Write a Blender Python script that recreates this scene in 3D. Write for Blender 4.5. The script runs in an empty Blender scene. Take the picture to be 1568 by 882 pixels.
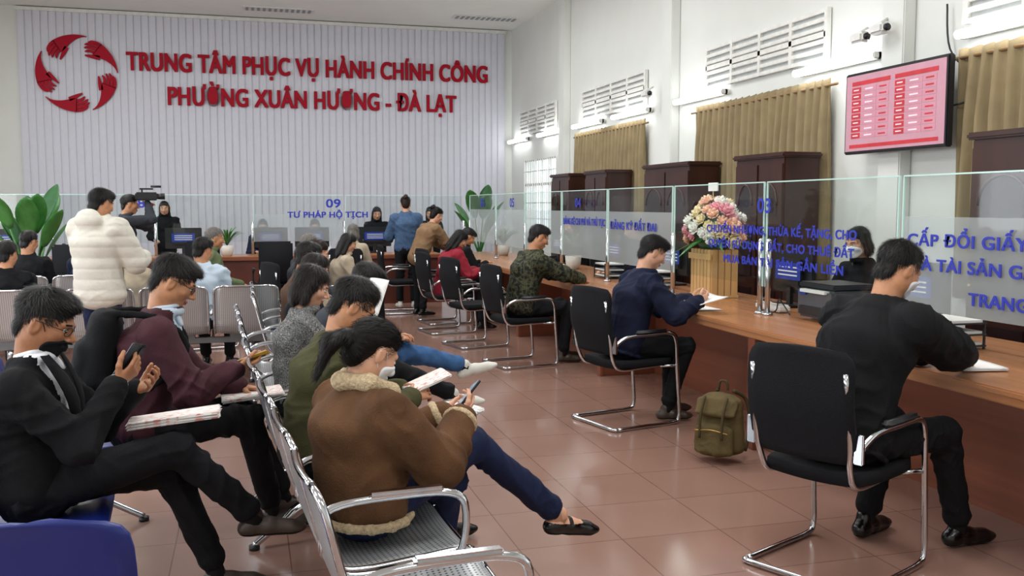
import bpy, bmesh, math, random
import numpy as np
from mathutils import Vector, Matrix
random.seed(3); np.random.seed(3)
A=lambda *v: np.array(v,dtype=float)
def nrm(v):
    v=np.array(v,dtype=float); return v/(np.linalg.norm(v)+1e-12)
def hexc(h):
    h=h.lstrip('#'); o=[]
    for i in (0,2,4):
        c=int(h[i:i+2],16)/255; o.append(c/12.92 if c<=.04045 else ((c+.055)/1.055)**2.4)
    return o
# ------------------------------------------------------------ materials
MC={}
def M(name,col,rough=.6,metal=0,var=.08,scale=12,bump=0,bscale=80,spec=.5,emit=0,stretch=None,sheen=0,sss=0):
    if name in MC: return MC[name]
    m=bpy.data.materials.new(name); m.use_nodes=True; nt=m.node_tree; N=nt.nodes; L=nt.links
    b=N['Principled BSDF']; c=hexc(col)
    tc=N.new('ShaderNodeTexCoord'); no=N.new('ShaderNodeTexNoise'); no.inputs['Scale'].default_value=scale; no.inputs['Detail'].default_value=3
    src=tc.outputs['Object']
    if stretch:
        mp=N.new('ShaderNodeMapping'); mp.inputs['Scale'].default_value=stretch; L.new(src,mp.inputs[0]); src=mp.outputs[0]
    L.new(src,no.inputs['Vector'])
    cr=N.new('ShaderNodeValToRGB'); L.new(no.outputs[0],cr.inputs[0])
    cr.color_ramp.elements[0].position=.3; cr.color_ramp.elements[1].position=.7
    cr.color_ramp.elements[0].color=[max(0,x*(1-var)) for x in c]+[1]; cr.color_ramp.elements[1].color=[min(1,x*(1+var)) for x in c]+[1]
    L.new(cr.outputs[0],b.inputs['Base Color'])
    b.inputs['Roughness'].default_value=rough; b.inputs['Metallic'].default_value=metal
    b.inputs['Specular IOR Level'].default_value=spec if rough<.74 else min(spec,.22)
    if sheen: b.inputs['Sheen Weight'].default_value=sheen
    if sss:
        b.inputs['Subsurface Weight'].default_value=sss; b.inputs['Subsurface Radius'].default_value=(1,.35,.2); b.inputs['Subsurface Scale'].default_value=.008
    if emit:
        b.inputs['Emission Color'].default_value=c+[1]; b.inputs['Emission Strength'].default_value=emit
    if bump:
        n2=N.new('ShaderNodeTexNoise'); n2.inputs['Scale'].default_value=bscale; n2.inputs['Detail'].default_value=4
        L.new(src,n2.inputs['Vector'])
        bp=N.new('ShaderNodeBump'); bp.inputs['Strength'].default_value=bump; bp.inputs['Distance'].default_value=.01
        L.new(n2.outputs[0],bp.inputs['Height']); L.new(bp.outputs[0],b.inputs['Normal'])
    MC[name]=m; return m
def ramp_mat(name,cols,scale,rough=.8,detail=2,bump=.2,bscale=200):
    m=M(name,cols[0],rough,bump=bump,bscale=bscale); nt=m.node_tree
    no=[n for n in nt.nodes if n.type=='TEX_NOISE'][0]; no.inputs['Scale'].default_value=scale; no.inputs['Detail'].default_value=detail
    cr=[n for n in nt.nodes if n.type=='VALTORGB'][0]; r=cr.color_ramp; r.interpolation='CONSTANT'
    while len(r.elements)>1: r.elements.remove(r.elements[0])
    r.elements[0].position=0; r.elements[0].color=hexc(cols[0])+[1]
    for i,cc in enumerate(cols[1:]):
        e=r.elements.new(.42+.09*i); e.color=hexc(cc)+[1]
    return m
def glass_mat(name,tint,frost=0):
    m=bpy.data.materials.new(name); m.use_nodes=True; nt=m.node_tree; N=nt.nodes; L=nt.links
    out=N['Material Output']; N.remove(N['Principled BSDF'])
    tr=N.new('ShaderNodeBsdfTransparent'); tr.inputs[0].default_value=hexc(tint)+[1]
    gl=N.new('ShaderNodeBsdfGlossy'); gl.inputs['Roughness'].default_value=.03
    lw=N.new('ShaderNodeLayerWeight'); lw.inputs[0].default_value=.5
    pw=N.new('ShaderNodeMath'); pw.operation='POWER'; pw.inputs[1].default_value=4; L.new(lw.outputs['Facing'],pw.inputs[0])
    ma=N.new('ShaderNodeMath'); ma.operation='MULTIPLY_ADD'; ma.inputs[1].default_value=.35; ma.inputs[2].default_value=.05; L.new(pw.outputs[0],ma.inputs[0])
    mx=N.new('ShaderNodeMixShader'); L.new(ma.outputs[0],mx.inputs[0]); L.new(tr.outputs[0],mx.inputs[1]); L.new(gl.outputs[0],mx.inputs[2])
    last=mx
    if frost:
        di=N.new('ShaderNodeBsdfDiffuse'); di.inputs[0].default_value=hexc('#dfeaec')+[1]
        tl=N.new('ShaderNodeBsdfTranslucent'); tl.inputs[0].default_value=hexc('#dfeaec')+[1]
        m1=N.new('ShaderNodeMixShader'); m1.inputs[0].default_value=.5; L.new(di.outputs[0],m1.inputs[1]); L.new(tl.outputs[0],m1.inputs[2])
        m2=N.new('ShaderNodeMixShader'); m2.inputs[0].default_value=frost; L.new(mx.outputs[0],m2.inputs[1]); L.new(m1.outputs[0],m2.inputs[2]); last=m2
    L.new(last.outputs[0],out.inputs[0]); MC[name]=m; return m
# ------------------------------------------------------------ mesh builder
class MB:
    def __init__(s,name): s.name=name; s.V=[]; s.F=[]; s.MI=[]; s.SM=[]; s.mats=[]; s.n=0
    def mi(s,m):
        if m not in s.mats: s.mats.append(m)
        return s.mats.index(m)
    def add(s,V,F,m,smooth=True):
        V=np.asarray(V,dtype=float).reshape(-1,3); n=s.n
        s.V.append(V)
        if isinstance(m,(list,tuple)): idx=list(m)
        else: idx=[s.mi(m)]*len(F)
        for f in F: s.F.append([int(i)+n for i in f])
        s.MI+=idx; s.SM+=[smooth]*len(F); s.n+=len(V)
    def quad(s,a,b,c,d,m): s.add([a,b,c,d],[[0,1,2,3]],m,False)
    def box(s,c,size,m,bev=.0,R=None,smooth=False):
        bm=bmesh.new(); bmesh.ops.create_cube(bm,size=1)
        for v in bm.verts: v.co=Vector((v.co.x*size[0],v.co.y*size[1],v.co.z*size[2]))
        if bev>0: bmesh.ops.bevel(bm,geom=bm.edges[:],offset=min(bev,.45*min(size)),segments=2,affect='EDGES')
        bm.verts.index_update()
        V=np.array([v.co[:] for v in bm.verts]); F=[[v.index for v in f.verts] for f in bm.faces]; bm.free()
        if R is not None: V=V@np.array(R,dtype=float).T
        s.add(V+A(*c),F,m,smooth)
    def tube(s,pts,r,m,n=10,closed=False):
        P=np.array(pts,dtype=float); K=len(P); rr=np.full(K,r) if np.isscalar(r) else np.array(r,dtype=float)
        T=np.zeros_like(P)
        for i in range(K):
            if closed: T[i]=P[(i+1)%K]-P[i-1]
            else: T[i]=P[min(i+1,K-1)]-P[max(i-1,0)]
            T[i]=nrm(T[i])
        u=np.cross(T[0],A(0,0,1)); 
        if np.linalg.norm(u)<.1: u=np.cross(T[0],A(1,0,0))
        u=nrm(u); V=[]
        for i in range(K):
            u=nrm(u-T[i]*np.dot(u,T[i])); w=np.cross(T[i],u)
            for j in range(n):
                a=2*math.pi*j/n; V.append(P[i]+rr[i]*(math.cos(a)*u+math.sin(a)*w))
        F=[]
        for i in range(K if closed else K-1):
            for j in range(n):
                a=i*n+j; b=i*n+(j+1)%n; c=((i+1)%K)*n+(j+1)%n; d=((i+1)%K)*n+j; F.append([a,b,c,d])
        if not closed: F.append(list(range(n))[::-1]); F.append([(K-1)*n+j for j in range(n)])
        s.add(V,F,m)
    def lathe(s,prof,c,m,n=20):
        V=[];F=[]
        for r,z in prof:
            for j in range(n):
                a=2*math.pi*j/n; V.append((c[0]+r*math.cos(a),c[1]+r*math.sin(a),c[2]+z))
        for i in range(len(prof)-1):
            for j in range(n): F.append([i*n+j,i*n+(j+1)%n,(i+1)*n+(j+1)%n,(i+1)*n+j])
        F.append(list(range(n))[::-1]); F.append([(len(prof)-1)*n+j for j in range(n)])
        s.add(V,F,m)
    def sph(s,c,r,m,n=8,R=None):
        r=A(*r) if not np.isscalar(r) else A(r,r,r)
        V=[(0,0,1)];F=[]
        for i in range(1,n):
            for j in range(2*n):
                a=math.pi*i/n;b=math.pi*j/n; V.append((math.sin(a)*math.cos(b),math.sin(a)*math.sin(b),math.cos(a)))
        V.append((0,0,-1)); w=2*n
        for j in range(w): F.append([0,1+j,1+(j+1)%w])
        for i in range(n-2):
            for j in range(w): F.append([1+i*w+j,1+(i+1)*w+j,1+(i+1)*w+(j+1)%w,1+i*w+(j+1)%w])
        e=len(V)-1
        for j in range(w): F.append([e,1+(n-2)*w+(j+1)%w,1+(n-2)*w+j])
        V=np.array(V)*r
        if R is not None: V=V@np.array(R).T
        s.add(V+A(*c),F,m)
    def sheet(s,G,th,m,smooth=True):
        G=np.array(G,dtype=float); a,b=G.shape[:2]
        du=np.gradient(G,axis=0); dv=np.gradient(G,axis=1); n=np.cross(du,dv); n/=np.linalg.norm(n,axis=2,keepdims=True)+1e-9
        V=np.concatenate([(G+n*th/2).reshape(-1,3),(G-n*th/2).reshape(-1,3)]); F=[]; o=a*b
        for i in range(a-1):
            for j in range(b-1):
                q=[i*b+j,(i+1)*b+j,(i+1)*b+j+1,i*b+j+1]; F.append(q); F.append([x+o for x in q[::-1]])
        rim=[i*b for i in range(a)]+[(a-1)*b+j for j in range(1,b)]+[i*b+b-1 for i in range(a-2,-1,-1)]+[j for j in range(b-2,0,-1)]
        for k in range(len(rim)):
            x=rim[k];y=rim[(k+1)%len(rim)]; F.append([y,x,x+o,y+o])
        s.add(V,F,m,smooth)
    def obj(s,loc=(0,0,0),rz=0,parent=None):
        me=bpy.data.meshes.new(s.name); V=np.concatenate(s.V); me.from_pydata(V.tolist(),[],s.F)
        for m in s.mats: me.materials.append(m)
        me.polygons.foreach_set('material_index',s.MI); me.polygons.foreach_set('use_smooth',s.SM)
        me.update(); o=bpy.data.objects.new(s.name,me); bpy.context.scene.collection.objects.link(o)
        o.location=loc; o.rotation_euler=(0,0,rz)
        if parent: o.parent=parent
        return o
def spl(pts,k=5,closed=False):
    P=[A(*p) for p in pts]; out=[]; n=len(P)
    for i in range(n if closed else n-1):
        if closed: p0,p1,p2,p3=P[i-1],P[i],P[(i+1)%n],P[(i+2)%n]
        else: p0=P[max(i-1,0)];p1=P[i];p2=P[i+1];p3=P[min(i+2,n-1)]
        for j in range(k):
            t=j/k; out.append(.5*((2*p1)+(-p0+p2)*t+(2*p0-5*p1+4*p2-p3)*t*t+(-p0+3*p1-3*p2+p3)*t**3))
    if not closed: out.append(P[-1])
    return out
# ------------------------------------------------------------ SDF + surface nets
def nets(F,org,h):
    S=F<0; nx,ny,nz=F.shape
    c=np.zeros((nx-1,ny-1,nz-1),np.int8); cs=[(i,j,k) for i in (0,1) for j in (0,1) for k in (0,1)]
    for i,j,k in cs: c+=S[i:nx-1+i,j:ny-1+j,k:nz-1+k]
    act=(c>0)&(c<8); idx=-np.ones(act.shape,np.int64); I,J,K=np.nonzero(act); idx[I,J,K]=np.arange(len(I))
    acc=np.zeros((len(I),3)); cnt=np.zeros(len(I))
    for a in cs:
        for ax in range(3):
            if a[ax]==0:
                b=list(a); b[ax]=1
                f0=F[I+a[0],J+a[1],K+a[2]]; f1=F[I+b[0],J+b[1],K+b[2]]; m=(f0<0)!=(f1<0)
                t=np.where(m,f0/np.where(m,f0-f1,1),0); p=np.array(a,float)[None,:]+0*acc; p[:,ax]+=t; acc+=p*m[:,None]; cnt+=m
    V=(acc/cnt[:,None]+np.stack([I,J,K],1))*h+org
    Q=[]
    for ax in range(3):
        b=(ax+1)%3; d=(ax+2)%3
        Sm=np.moveaxis(S,(ax,b,d),(0,1,2)); Im=np.moveaxis(idx,(ax,b,d),(0,1,2))
        s0=Sm[:-1,1:-1,1:-1]; s1=Sm[1:,1:-1,1:-1]; x,y,z=np.nonzero(s0!=s1)
        q=np.stack([Im[x,y,z],Im[x,y+1,z],Im[x,y+1,z+1],Im[x,y,z+1]],1)
        fl=~s0[x,y,z]; q[fl]=q[fl][:,::-1]; Q.append(q)
    Q=np.concatenate(Q); Q=Q[(Q>=0).all(1)]
    return V,Q
class SDF:
    def __init__(s,h): s.h=h; s.p=[]; s.off=0
    def cap(s,a,b,ra,rb,k=.02,op='u'): s.p.append(('c',A(*a),A(*b),ra,rb,k,op)); return s
    def ell(s,c,r,k=.02,op='u',R=None): s.p.append(('e',A(*c),A(*r),np.eye(3) if R is None else np.array(R),None,k,op)); return s
    def eco(s,a,b,side,ra,rb,k=.03,op='u'): s.p.append(('o',A(*a),A(*b),(nrm(side),ra),rb,k,op)); return s
    def tor(s,c,ax,R,r,k=.01,op='u'): s.p.append(('t',A(*c),nrm(ax),R,r,k,op)); return s
    def pln(s,c,n,op='i'): s.p.append(('p',A(*c),nrm(n),0,0,.004,op)); return s
    def bb(s,p):
        t=p[0]
        if t=='c': r=max(p[3],p[4]); return np.minimum(p[1],p[2])-r,np.maximum(p[1],p[2])+r
        if t=='e': r=max(p[2]); return p[1]-r,p[1]+r
        if t=='o': r=max(max(p[3][1]),max(p[4])); return np.minimum(p[1],p[2])-r,np.maximum(p[1],p[2])+r
        if t=='t': r=p[3]+p[4]; return p[1]-r,p[1]+r
    def run(s):
        h=s.h; us=[s.bb(p) for p in s.p if p[6]=='u']
        lo=np.min([u[0] for u in us],0)-3*h-.01-s.off; hi=np.max([u[1] for u in us],0)+3*h+.01+s.off
        n=np.ceil((hi-lo)/h).astype(int)+1; ax=[lo[i]+h*np.arange(n[i]) for i in range(3)]
        F=np.full(tuple(n),.2,dtype=np.float32)
        for p in s.p:
            t,op,k=p[0],p[6],p[5]
            if t=='p' or op=='i': sl=[slice(0,n[i]) for i in range(3)]
            else:
                a,b=s.bb(p); m=k+3*h+.02
                sl=[slice(max(0,int((a[i]-m-lo[i])/h)),min(n[i],int((b[i]+m-lo[i])/h)+2)) for i in range(3)]
                if any(q.stop<=q.start for q in sl): continue
            X=ax[0][sl[0]][:,None,None];Y=ax[1][sl[1]][None,:,None];Z=ax[2][sl[2]][None,None,:]
            if t=='c':
                a,b,ra,rb=p[1],p[2],p[3],p[4]; d=b-a; LL=max(d@d,1e-9)
                x=X-a[0];y=Y-a[1];z=Z-a[2]; tt=np.clip((x*d[0]+y*d[1]+z*d[2])/LL,0,1)
                D=np.sqrt((x-tt*d[0])**2+(y-tt*d[1])**2+(z-tt*d[2])**2)-(ra+(rb-ra)*tt)
            elif t=='e':
                x=X-p[1][0];y=Y-p[1][1];z=Z-p[1][2]; R=p[3]; r=p[2]
                q=[x*R[0,i]+y*R[1,i]+z*R[2,i] for i in range(3)]
                k0=np.sqrt(sum((q[i]/r[i])**2 for i in range(3))+1e-6); k1=np.sqrt(sum((q[i]/r[i]**2)**2 for i in range(3))+1e-6/min(r)**2); D=k0*(k0-1)/k1
            elif t=='o':
                a,b=p[1],p[2]; sd,ra=p[3]; rb=p[4]; d=b-a; L=max(np.linalg.norm(d),1e-6); w=d/L; sd=nrm(sd-w*(sd@w)); fr=np.cross(w,sd)
                x=X-a[0];y=Y-a[1];z=Z-a[2]; ww=x*w[0]+y*w[1]+z*w[2]; tt=np.clip(ww/L,0,1); uu=x*sd[0]+y*sd[1]+z*sd[2]; vv=x*fr[0]+y*fr[1]+z*fr[2]
                ex=ww-tt*L; ru=ra[0]+(rb[0]-ra[0])*tt; rv=ra[1]+(rb[1]-ra[1])*tt; rw=np.minimum(ru,rv)*.8
                k0=np.sqrt((uu/ru)**2+(vv/rv)**2+(ex/rw)**2+1e-6); k1=np.sqrt((uu/ru**2)**2+(vv/rv**2)**2+(ex/rw**2)**2+1e-6/np.minimum(ru,rv)**2); D=k0*(k0-1)/k1
            elif t=='t':
                x=X-p[1][0];y=Y-p[1][1];z=Z-p[1][2]; n_=p[2]; hh=x*n_[0]+y*n_[1]+z*n_[2]; rr=np.sqrt(np.maximum(x*x+y*y+z*z-hh*hh,0)); D=np.sqrt((rr-p[3])**2+hh**2)-p[4]
            else:
                D=(X-p[1][0])*p[2][0]+(Y-p[1][1])*p[2][1]+(Z-p[1][2])*p[2][2]
            sl=tuple(sl); G=F[sl]
            if op=='u': H=np.clip(.5+.5*(D-G)/k,0,1); F[sl]=D*(1-H)+G*H-k*H*(1-H)
            elif op=='s': D=-D; H=np.clip(.5-.5*(D-G)/k,0,1); F[sl]=D*(1-H)+G*H+k*H*(1-H)
            elif op=='i': F[sl]=np.maximum(G,D)
        return nets(F,lo,h)
def vn(V,Q):
    n=np.cross(V[Q[:,2]]-V[Q[:,0]],V[Q[:,3]]-V[Q[:,1]]); N=np.zeros_like(V)
    for i in range(4): np.add.at(N,Q[:,i],n)
    return N/(np.linalg.norm(N,axis=1,keepdims=True)+1e-12)
def folds(V,amp,fr,seed,joints=()):
    r=np.random.RandomState(seed); out=np.zeros(len(V))
    for o in range(3):
        a=nrm(r.randn(3)*A(1,1,.8)); b=nrm(r.randn(3)); c=nrm(r.randn(3)); f=fr*(1.6**o)
        w=1.3*np.sin(V@b*f*.5+r.rand()*6)+.8*np.sin(V@c*f*.8+r.rand()*6)
        s_=np.sin(V@a*f+w*1.5+r.rand()*6); m_=.5+.5*np.sin(V@c*f*.45+r.rand()*6); out+=(np.exp(-(s_*1.9)**2)-.35)*m_/(1.5**o)
    wt=np.full(len(V),.7)
    for j,rad in joints: wt+=1.5*np.exp(-np.sum((V-j)**2,1)/rad**2)
    return amp*out*wt
def ik(S,T,l1,l2,hint):
    d=T-S; L=np.linalg.norm(d); mx=(l1+l2)*.99
    if L>mx: T=S+d*mx/L; d=T-S; L=mx
    a=(l1*l1-l2*l2+L*L)/(2*L); hh=math.sqrt(max(0,l1*l1-a*a)); u=d/L; q=nrm(hint-u*(hint@u)); return S+u*a+q*hh,T
# ------------------------------------------------------------ people
SK=M('skin_tan','#b9835f',.5,var=.12,scale=26,bump=.10,bscale=260,sss=.15); SKL=M('skin_light','#cf9d80',.5,var=.09,scale=26,bump=.10,bscale=260,sss=.15); SKO=M('skin_brown','#a5714f',.5,var=.12,scale=26,bump=.10,bscale=260,sss=.15)
LIP=M('lips','#9a574c',.45)
HB=M('hair_black','#0e0b0a',.5,var=.4,scale=90,spec=.35); HG=M('hair_gray','#6f6b66',.6,var=.35,scale=90,spec=.3)
HBR=M('hair_brown','#2a1a12',.5,var=.3,scale=90,spec=.35); HDB=M('hair_dark_brown','#17100c',.5,var=.3,scale=90,spec=.35)
EYW=M('eye_white','#e8e2da',.2); EYB=M('eye_dark','#140d0a',.15)
BLK=M('black_cloth','#0f1013',.85,var=.2,bump=.35,bscale=250); BLK2=M('black_trousers','#101115',.8,var=.18,bump=.3,bscale=250)
NAVY=M('navy_cloth','#161c33',.8,var=.15,bump=.35,bscale=250); NAVYT=M('navy_trousers','#151e3c',.75,var=.14,bump=.3,bscale=250)
MAR=M('maroon_cloth','#42232a',.75,var=.15,bump=.35,bscale=200); BRN=M('brown_suede','#5b3f29',.88,var=.24,scale=8,bump=.4,bscale=160)
FLE=M('cream_fleece','#cdb794',.95,var=.25,scale=90,bump=1,bscale=170); OLV=M('olive_cloth','#46452b',.85,var=.15,bump=.35,bscale=250)
WHC=M('white_puffer','#cfccc0',.75,var=.04,bump=.2,bscale=60); DEN=M('denim','#435a78',.85,var=.2,scale=25,bump=.4,bscale=300); JEAN=M('jeans_blue','#3c5f8c',.85,var=.2,scale=20,bump=.3,bscale=300)
LBL=M('light_blue_shirt','#b9c8d6',.75,var=.05); GRN=M('green_jacket','#5b6647',.85,var=.1); RED=M('red_jacket','#8a2030',.75,var=.1); TAN=M('tan_jacket','#80654a',.85,var=.1)
BEI=M('beige_jacket','#a99c88',.85,var=.1); GRY=M('gray_cloth','#33363c',.85,var=.1); SHW=M('white_shirt','#e6e8ec',.7,var=.03,bump=.1); BCT=M('brown_coat','#4e382a',.85,var=.1)
TWD=ramp_mat('tweed','#333335,#7d7d7a,#4c4d51,#9d9b97'.split(','),140,.95); CAM=ramp_mat('camouflage_cloth','#1b1e18,#34362a,#4c4d38,#232620'.split(','),22,.85)
SHB=M('black_leather','#0c0b0b',.22,var=.2,bump=.1); SHBR=M('brown_leather','#3d3128',.45,var=.2,bump=.1); SHG=M('sneaker_white','#cfcdc4',.7,var=.05); SOL=M('shoe_sole','#1c1917',.8); SOLW=M('sole_white','#d8d6cc',.7)
MSK=M('white_mask','#dfe4e8',.8,var=.03,bump=.15,bscale=40); MSKB=M('black_mask','#141518',.8); MET=M('glasses_metal','#2c2a2a',.3,metal=.6); SOCK=M('dark_sock','#222224',.9)
SCR=M('scrunchie','#b5772f',.8)
def headprims(H,fem,neckl=None):
    j=.9 if fem else 1
    H.ell((0,-.012,.030),(.074,.094,.084),.02); H.ell((0,.020,-.030),(.060*j,.068,.074),.03); H.ell((0,.052,-.088),(.028*j,.028,.022),.03)
    H.ell((.050*j,-.0,-.060),(.018,.035,.028),.03); H.ell((-.050*j,-.0,-.060),(.018,.035,.028),.03)
    for s in (-1,1):
        H.ell((s*.040,.056,-.022),(.022,.022,.020),.025); H.cap((s*.012,.083,.020),(s*.044,.070,.021),.009,.008,.015)
        H.ell((s*.031,.100,.003),(.017,.016,.010),.010,'s')
        H.ell((s*.0125,.092,-.034),(.008,.010,.007),.008)
    H.cap((0,.084,.010),(0,.107,-.028),.008,.0115,.010)
    H.ell((0,.084,-.0590),(.022,.013,.005),.005); H.ell((0,.083,-.0690),(.018,.013,.006),.005)
    for s in (-1,1):
        H.ell((s*.073,-.010,-.010),(.009,.019,.031),.008); H.ell((s*.084,-.004,-.008),(.006,.010,.018),.006,'s')
    if neckl is not None: H.cap((0,-.022,-.055),neckl,.048 if fem else .055,.054 if fem else .060,.03)
def blades(mb,V,N,mat,tw,style,cnt,Lb,wd,seed):
    r=np.random.RandomState(seed+77); I=r.randint(0,len(V),cnt); P=V[I]; n=N[I]
    cr=A(.01,-.055,.125)
    if style in('short','thin'): d=P-cr; d[:,0]*=.7; d[:,1]+=.03*(P[:,1]>.0)
    elif style=='pony': d=A(0,-.15,-.01)-P; m=P[:,1]<-.12; d[m]=A(0,-.1,-1)
    elif style=='bun': d=A(0,-.10,.085)-P
    else: d=(P-cr)*.6+A(0,-.01,-.10)
    d=d-n*np.sum(d*n,1,keepdims=True); d/=np.linalg.norm(d,axis=1,keepdims=True)+1e-9
    d=d+r.randn(cnt,3)*.16; d/=np.linalg.norm(d,axis=1,keepdims=True)
    sd=np.cross(d,n); sd/=np.linalg.norm(sd,axis=1,keepdims=True)+1e-9
    L=(Lb*(.6+.8*r.rand(cnt)))[:,None]; lf=(.10+.12*r.rand(cnt))[:,None]
    if style in('pony','bun'): lf*=.45
    p0=P-n*.0015; p1=P+d*L*.5+n*L*lf; p2=P+d*L+n*L*lf*.8
    W=wd*(.7+.6*r.rand(cnt))[:,None]
    B_=np.stack([p0-sd*W,p0+sd*W,p1-sd*W*.8,p1+sd*W*.8,p2],1).reshape(-1,3); k=np.arange(cnt)*5
    F=[[a,a+1,a+3,a+2] for a in k]+[[a+2,a+3,a+4] for a in k]; mb.add(tw(B_),F,mat)
def person(name,x,y,face,s=1.,lod=1,hz=.54,neck=(0,.08,1.04),head=None,hp=20,hy=0,hands=None,hd=(None,None),hn=(None,None),curl=(.5,.5),elh=None,
           knees=None,ank=None,toes=None,top=BLK,bot=BLK2,skin=SK,hairm=HB,hair='short',shoe=SHB,sole=SOL,bulk=.012,fem=False,mask=None,glasses=False,
           stand=False,shirt=None,trim=None,quilt=False,flat=False,seed=1,hood=False,collar=True,hem=.0,bag=None,fam=1.,rib=False):
    hs=[.0092,.0145,.019][lod]; hh=[.0036,.0056,.0078][lod]; hf=[.0036,.0052,.0065][lod]
    mb=MB(name); X=A(1,0,0); pel=A(0,0,hz); nk=A(*neck); up=nrm(nk-pel); fw=nrm(np.cross(up,X)); 
    if fw[1]<0: fw=-fw
    w=.92 if fem else 1.; b=bulk
    hc=A(*head) if head is not None else nk+A(0,.055,.15)*s
    HJ=[pel+A(.088*s,0,0),pel+A(-.088*s,0,0)]
    if stand:
        if ank is None: ank=((.11,0,.09),(-.10,.03,.09))
        if knees is None: knees=[(HJ[i]+A(*ank[i]))/2+A(0,.03,0) for i in (0,1)]
    else:
        if knees is None: knees=((.13,.45*s,hz+.0),(-.13,.45*s,hz+.0))
        if ank is None: ank=((.12,.45,.09),(-.12,.5,.09))
    KN=[A(*k) for k in knees]; AN=[A(*k) for k in ank]
    L=SDF(hs*1.0)
    L.eco(pel+A(-.04,-.01,0),pel+A(.04,-.01,0),fw,(.125*s,.105*s),(.125*s,.105*s),.03)
    L.cap(pel,pel+up*.12,.125*s,.12*s,.04)
    for i in (0,1):
        L.cap(HJ[i],KN[i],.090*s,.066*s,.035); e=KN[i]+(AN[i]-KN[i])*.86; L.cap(KN[i],e,.064*s,.052*s,.02)
        L.cap(e,e+.001,.054*s,.054*s,.01)
    V,Q=L.run(); N=vn(V,Q); V=V+N*folds(V,.012,24,seed+5,[(KN[0],.12),(KN[1],.12),(HJ[0],.12),(HJ[1],.12)])[:,None]
    mb.add(V,Q,bot)
    for i in (0,1):
        sg=1-2*i
        td=nrm(A(*toes[i])) if toes and toes[i] is not None else nrm(A(sg*.18,1,0)); k=.93*s
        u=nrm(A(0,0,1)-td*td[2]) if abs(td[2])<.95 else nrm(AN[i]*0+A(0,-1,0)-td*(-td[1]))
        rx=np.cross(td,u); Rf=np.stack([rx,td,u],1)
        S=SDF((.004 if flat else .006) if lod<2 else .009)
        S.cap((0,-.045,.034),(0,.05,.040),.036,.037,.02); S.cap((0,.05,.034),(0,.14,.026),.038,.036,.02); S.ell((0,.165,.024),(.035,.045,.022),.02)
        S.cap((0,-.02,.04),(0,-.008,.088),.037,.036,.02)
        S.pln((0,0,0),(0,0,-1))
        V,Q=S.run(); C=V[Q].mean(1); V2=(V*k)@Rf.T+AN[i]-u*.08*k
        a_=mb.mi(shoe);b_=mb.mi(sole);c_=mb.mi(skin)
        mi=np.where(C[:,2]<.014,b_,a_)
        if flat: mi=np.where((C[:,2]>.056-.10*(C[:,1]>.055)*0)&(C[:,1]<.105)&~((C[:,1]>.030)&(C[:,1]<.052)&(C[:,2]<.09)),c_,mi)
        mb.add(V2,Q,list(map(int,mi)))
        mb.tube([AN[i]-u*.02,AN[i]+(KN[i]-AN[i])*.3],.036*s,skin if flat else SOCK,12)
    U=SDF(hs); wst=pel+(nk-pel)*.36-fw*.012; chs=pel+(nk-pel)*.68-fw*.02
    p0=pel+up*(.02-hem)
    U.eco(p0,wst,X,((.150*w+.02)*s+b,.118*s+b),((.142*w)*s+b,.112*s+b),.03)
    U.eco(wst,chs,X,(.142*w*s+b,.112*s+b),(.160*w*s+b,.120*s+b),.03)
    U.eco(chs,nk-up*.06*s,X,(.160*w*s+b,.118*s+b),(.110*w*s+b,.082*s+b),.04)
    if fem: U.ell(chs+fw*(.07+b)*1,(.12,.06,.08),.04)
    ring=lambda a,o=0:p0-up*.055+X*math.cos(a)*(.168*w*s+b+o)+fw*math.sin(a)*(.120*s+b+o)
    if rib:
        for kk in range(16): U.cap(ring(math.pi*kk/8),ring(math.pi*(kk+1)/8),.012,.012,.008)
    SH=[nk-up*.065*s+X*.168*s*w*sg for sg in (1,-1)]
    if hands is None: hands=((.12,.35,.68),(-.12,.35,.68))
    frames=[]
    for i in (0,1):
        sg=1-2*i; T=A(*hands[i]); hint=A(sg*.55,-.35,-.9) if elh is None else A(*elh[i])
        el,T=ik(SH[i],T,.285*s,.245*s,hint); fr=dict(W=T,el=el,sg=sg); frames.append(fr)
        U.cap(nk-up*.03*s,SH[i],.052*s,.058*s+b*.6,.03); U.cap(SH[i],el,.060*s+b,.048*s+b,.025); U.cap(el,T-nrm(T-el)*.012,.049*s+b,.036*s+b*.7,.02)
        if lod<2 and not trim: dr=nrm(T-el); U.tor(T-dr*.022,dr,.033*s+b*.6,.008,.006)
    if collar: U.tor(nk+up*.02+fw*.01,up+fw*-.25,.066*s,.016+b*.4,.02)
    if hood: U.ell(nk-fw*.10+up*.01,(.12,.07,.09),.03)
    V,Q=U.run(); N=vn(V,Q)
    if quilt:
        t=(V-pel)@up; V=V+N*(.007*np.sqrt(np.abs(np.sin(t*math.pi/.085)))-.004)[:,None]
    V=V+N*folds(V,.0135*fam,21,seed,[(frames[0]['el'],.1),(frames[1]['el'],.1),(wst+fw*.1,.12),(SH[0],.09),(SH[1],.09)])[:,None]
    if shirt:
        C=V[Q].mean(1)-nk; f=C@fw; t=-(C@up); mi=np.where((f>.0)&(t>-.05)&(t<.32)&(np.abs(C[:,0])<.060*(1-t/.36)+.012),mb.mi(shirt),mb.mi(top)); mb.add(V,Q,list(map(int,mi)))
        S=SDF(hh*1.3); S.tor(nk+up*.045+fw*.012,up-fw*.3,.058*s,.011,.01)
        for i in (0,1):
            S.cap(nk+up*.035+fw*.055+X*.03*(1-2*i),nk-up*.02+fw*.095+X*.05*(1-2*i),.012,.010,.01)
            dr=nrm(frames[i]['W']-frames[i]['el']); S.tor(frames[i]['W']-dr*.004,dr,.029*s,.008,.005)
        Vc,Qc=S.run(); mb.add(Vc,Qc,shirt)
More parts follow.
